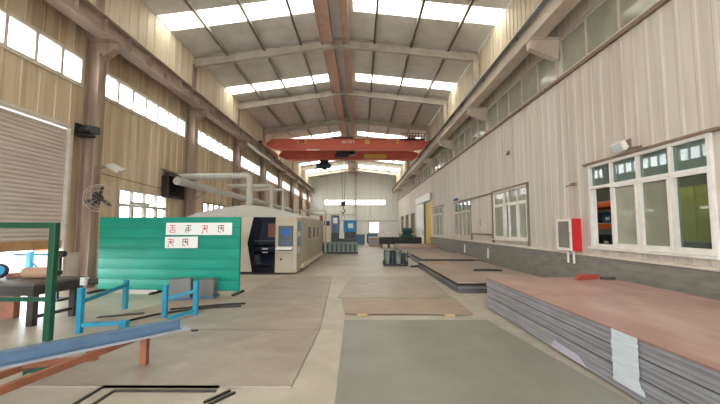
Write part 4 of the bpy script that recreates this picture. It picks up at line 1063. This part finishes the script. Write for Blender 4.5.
MB().box(-6.9,-6.6,7.75,8.05,0,.04).build('base', M['black'], t)
MB().tube([(-6.75,7.9,.04),(-6.75,7.9,.96)], .022, 10).build('post', M['black'], t)
MB().lathe([(.0,0),(.06,0),(.07,.02),(.07,.2),(.06,.22)], (-6.86,7.9,1.02), (1,0,0), 16).build('motor', M['bench'], t)
# blue trestles
t = thing('blue_trestle', 'cyan blue steel trestle nearer the workbench', 'trestle', (-4.4, 6.3, 0))
MB().box(-4.345,-4.27,5.43,5.5,0,.68).build('leg', M['blue'], t); MB().box(-4.73,-4.655,7.05,7.12,0,.56).build('leg', M['blue'], t)
MB().bar((-4.31,5.5,.47),(-4.68,7.08,.47),.05,.06).build('rail', M['blue'], t)
MB().bar((-4.27,5.47,.12),(-3.72,5.6,.12),.05,.06).build('lower_rail', M['blue'], t)
MB().box(-3.76,-3.66,5.55,5.65,0,.16).build('foot', M['blue'], t)
t = thing('blue_trestle', 'cyan blue steel trestle in front of the little grey stacks', 'trestle', (-3.3, 6.5, 0))
MB().box(-3.54,-3.465,6.33,6.4,0,.58).build('leg', M['blue'], t); MB().box(-3.05,-2.975,6.45,6.52,0,.64).build('leg', M['blue'], t)
MB().bar((-3.48,6.4,.34),(-3.02,6.5,.46),.045,.055).build('rail', M['blue'], t)
MB().bar((-3.3,6.1,.06),(-3.02,6.46,.1),.05,.06).build('lower_rail', M['blue'], t)
tag(MB().bar((-4.25,5.75,.145+.02),(-3.62,5.95,.185),.1,.012).build('steel_strip', M['black']), 'thin dark strip resting across the blue foot rail', 'strip')
tag(MB().tube([(-3.95,6.1,.03),(-3.75,6.5,.03),(-3.4,6.8,.03),(-2.9,7.05,.04),(-2.4,7.15,.04)], .018, 8).build('air_hose', M['hose']), 'black air hose curving between the blue trestles', 'hose')
tag(MB().tube([(-3.7,6.9,.03),(-3.3,7.1,.03),(-2.8,7.3,.04),(-2.4,7.4,.04)], .02, 8).build('air_hose', M['hose']), 'second black hose beside the curving one', 'hose')
# rust trestle and blue channel
t = thing('rusty_trestle', 'rust red angle iron trestle carrying the blue grey channel', 'trestle', (-3, 3.6, 0))
MB().box(-2.555,-2.485,4.15,4.22,0,.41).build('post', M['orange_steel'], t); MB().box(-3.37,-3.29,4.4,4.47,0,.22).build('post', M['orange_steel'], t)
MB().bar((-2.55,4.16,.35),(-2.9,2.1,.35),.05,.06).build('side_bar', M['orange_steel'], t)
MB().bar((-3.3,4.4,.2),(-3.62,2.1,.2),.05,.06).build('side_bar', M['orange_steel'], t)
MB().bar((-3.4,3.62,.22),(-2.66,3.62,.3),.05,.05).build('cross_bar', M['orange_steel'], t)
for x, y, h in ((-2.88,2.15,.37),(-3.6,2.15,.22)): MB().box(x-.045,x+.045,y-.045,y+.045,0,h).build('post', M['orange_steel'], t)
b0, b1 = Vector((-4.21,1.93,0)), Vector((-2.17,4.29,0))
t = thing('steel_channel', 'long blue grey steel channel lying across the rusty trestle', 'beam', b0)
bd = (b1-b0).normalized(); bl = (b1-b0).length
BM = rotz(math.atan2(bd.y, bd.x), b0.x, b0.y)
MB().box(0,bl,.0,.012,.40,.505,BM).box(0,bl,-.04,.0,.40,.41,BM).box(0,bl,.012,.11,.495,.505,BM).build('profile', M['blue_steel'], t)
MB().box(0,bl+.1,-.06,.09,.378,.399,BM).build('flange', M['edge_a'], t)
tag(MB().bar((-3.68,3.93,.03),(-3.4,4.12,.03),.06,.05).bar((-3.5,4.05,.05),(-3.44,4.0,.2),.04,.04).build('bracket_scrap', M['green_tube']), 'dark green bracket on the floor under the blue grey channel', 'bracket')

# ------------------------------------------------------------------ camera, light
cam = bpy.data.cameras.new('camera'); co = bpy.data.objects.new('camera', cam); COL.objects.link(co)
cam.sensor_width = 36; cam.lens = 350/720*36; cam.clip_start = .05; cam.clip_end = 400
co.location = (0, 0, 1.6); co.rotation_euler = (PI/2 + math.atan(26/350), 0, math.atan(1/350))
SC.camera = co

w = bpy.data.worlds.new('overcast_sky'); SC.world = w; w.use_nodes = True
bg = w.node_tree.nodes['Background']; bg.inputs['Color'].default_value = (.93,.97,1,1); bg.inputs['Strength'].default_value = 14

def portal(loc, rot, sx, sy):
    l = bpy.data.lights.new('window_portal', 'AREA'); l.shape = 'RECTANGLE'; l.size = sx; l.size_y = sy
    l.cycles.is_portal = True
    o = bpy.data.objects.new('window_portal', l); COL.objects.link(o); o.location = loc; o.rotation_euler = rot
for (a, b, z0, z1) in stripL + lowL + [(4.2, 9.0, 0, 1.1)]:
    portal((XL-.2, (a+b)/2, (z0+z1)/2), (0, -PI/2, 0), z1-z0, b-a)
for b in bands:
    for xa, xb in ((XL+.25, XC-.75), (XC+.75, XR-.3)):
        xm = (xa+xb)/2
        portal((xm, (b[0]+b[1])/2, roofz(xm)+.15), (0, 0, 0), xb-xa, b[1]-b[0])
portal(((gs[0]+gs[1])/2, Y1+.2, (gs[2]+gs[3])/2), (-PI/2, 0, 0), gs[1]-gs[0], gs[3]-gs[2])
portal((-1, Y0-.2, 2.6), (PI/2, 0, 0), 8, 5.2)
portal((12.4, 18, 5.17), (0, PI/2, 0), .35, 44)

SC.view_settings.view_transform = 'Standard'; SC.view_settings.look = 'None'
SC.view_settings.exposure = 0.12; SC.view_settings.gamma = 1; SC.view_settings.use_curve_mapping = False
SC.cycles.use_denoising = True
SC.cycles.max_bounces = 12; SC.cycles.diffuse_bounces = 8; SC.cycles.transparent_max_bounces = 12
SC.cycles.caustics_reflective = False; SC.cycles.caustics_refractive = False
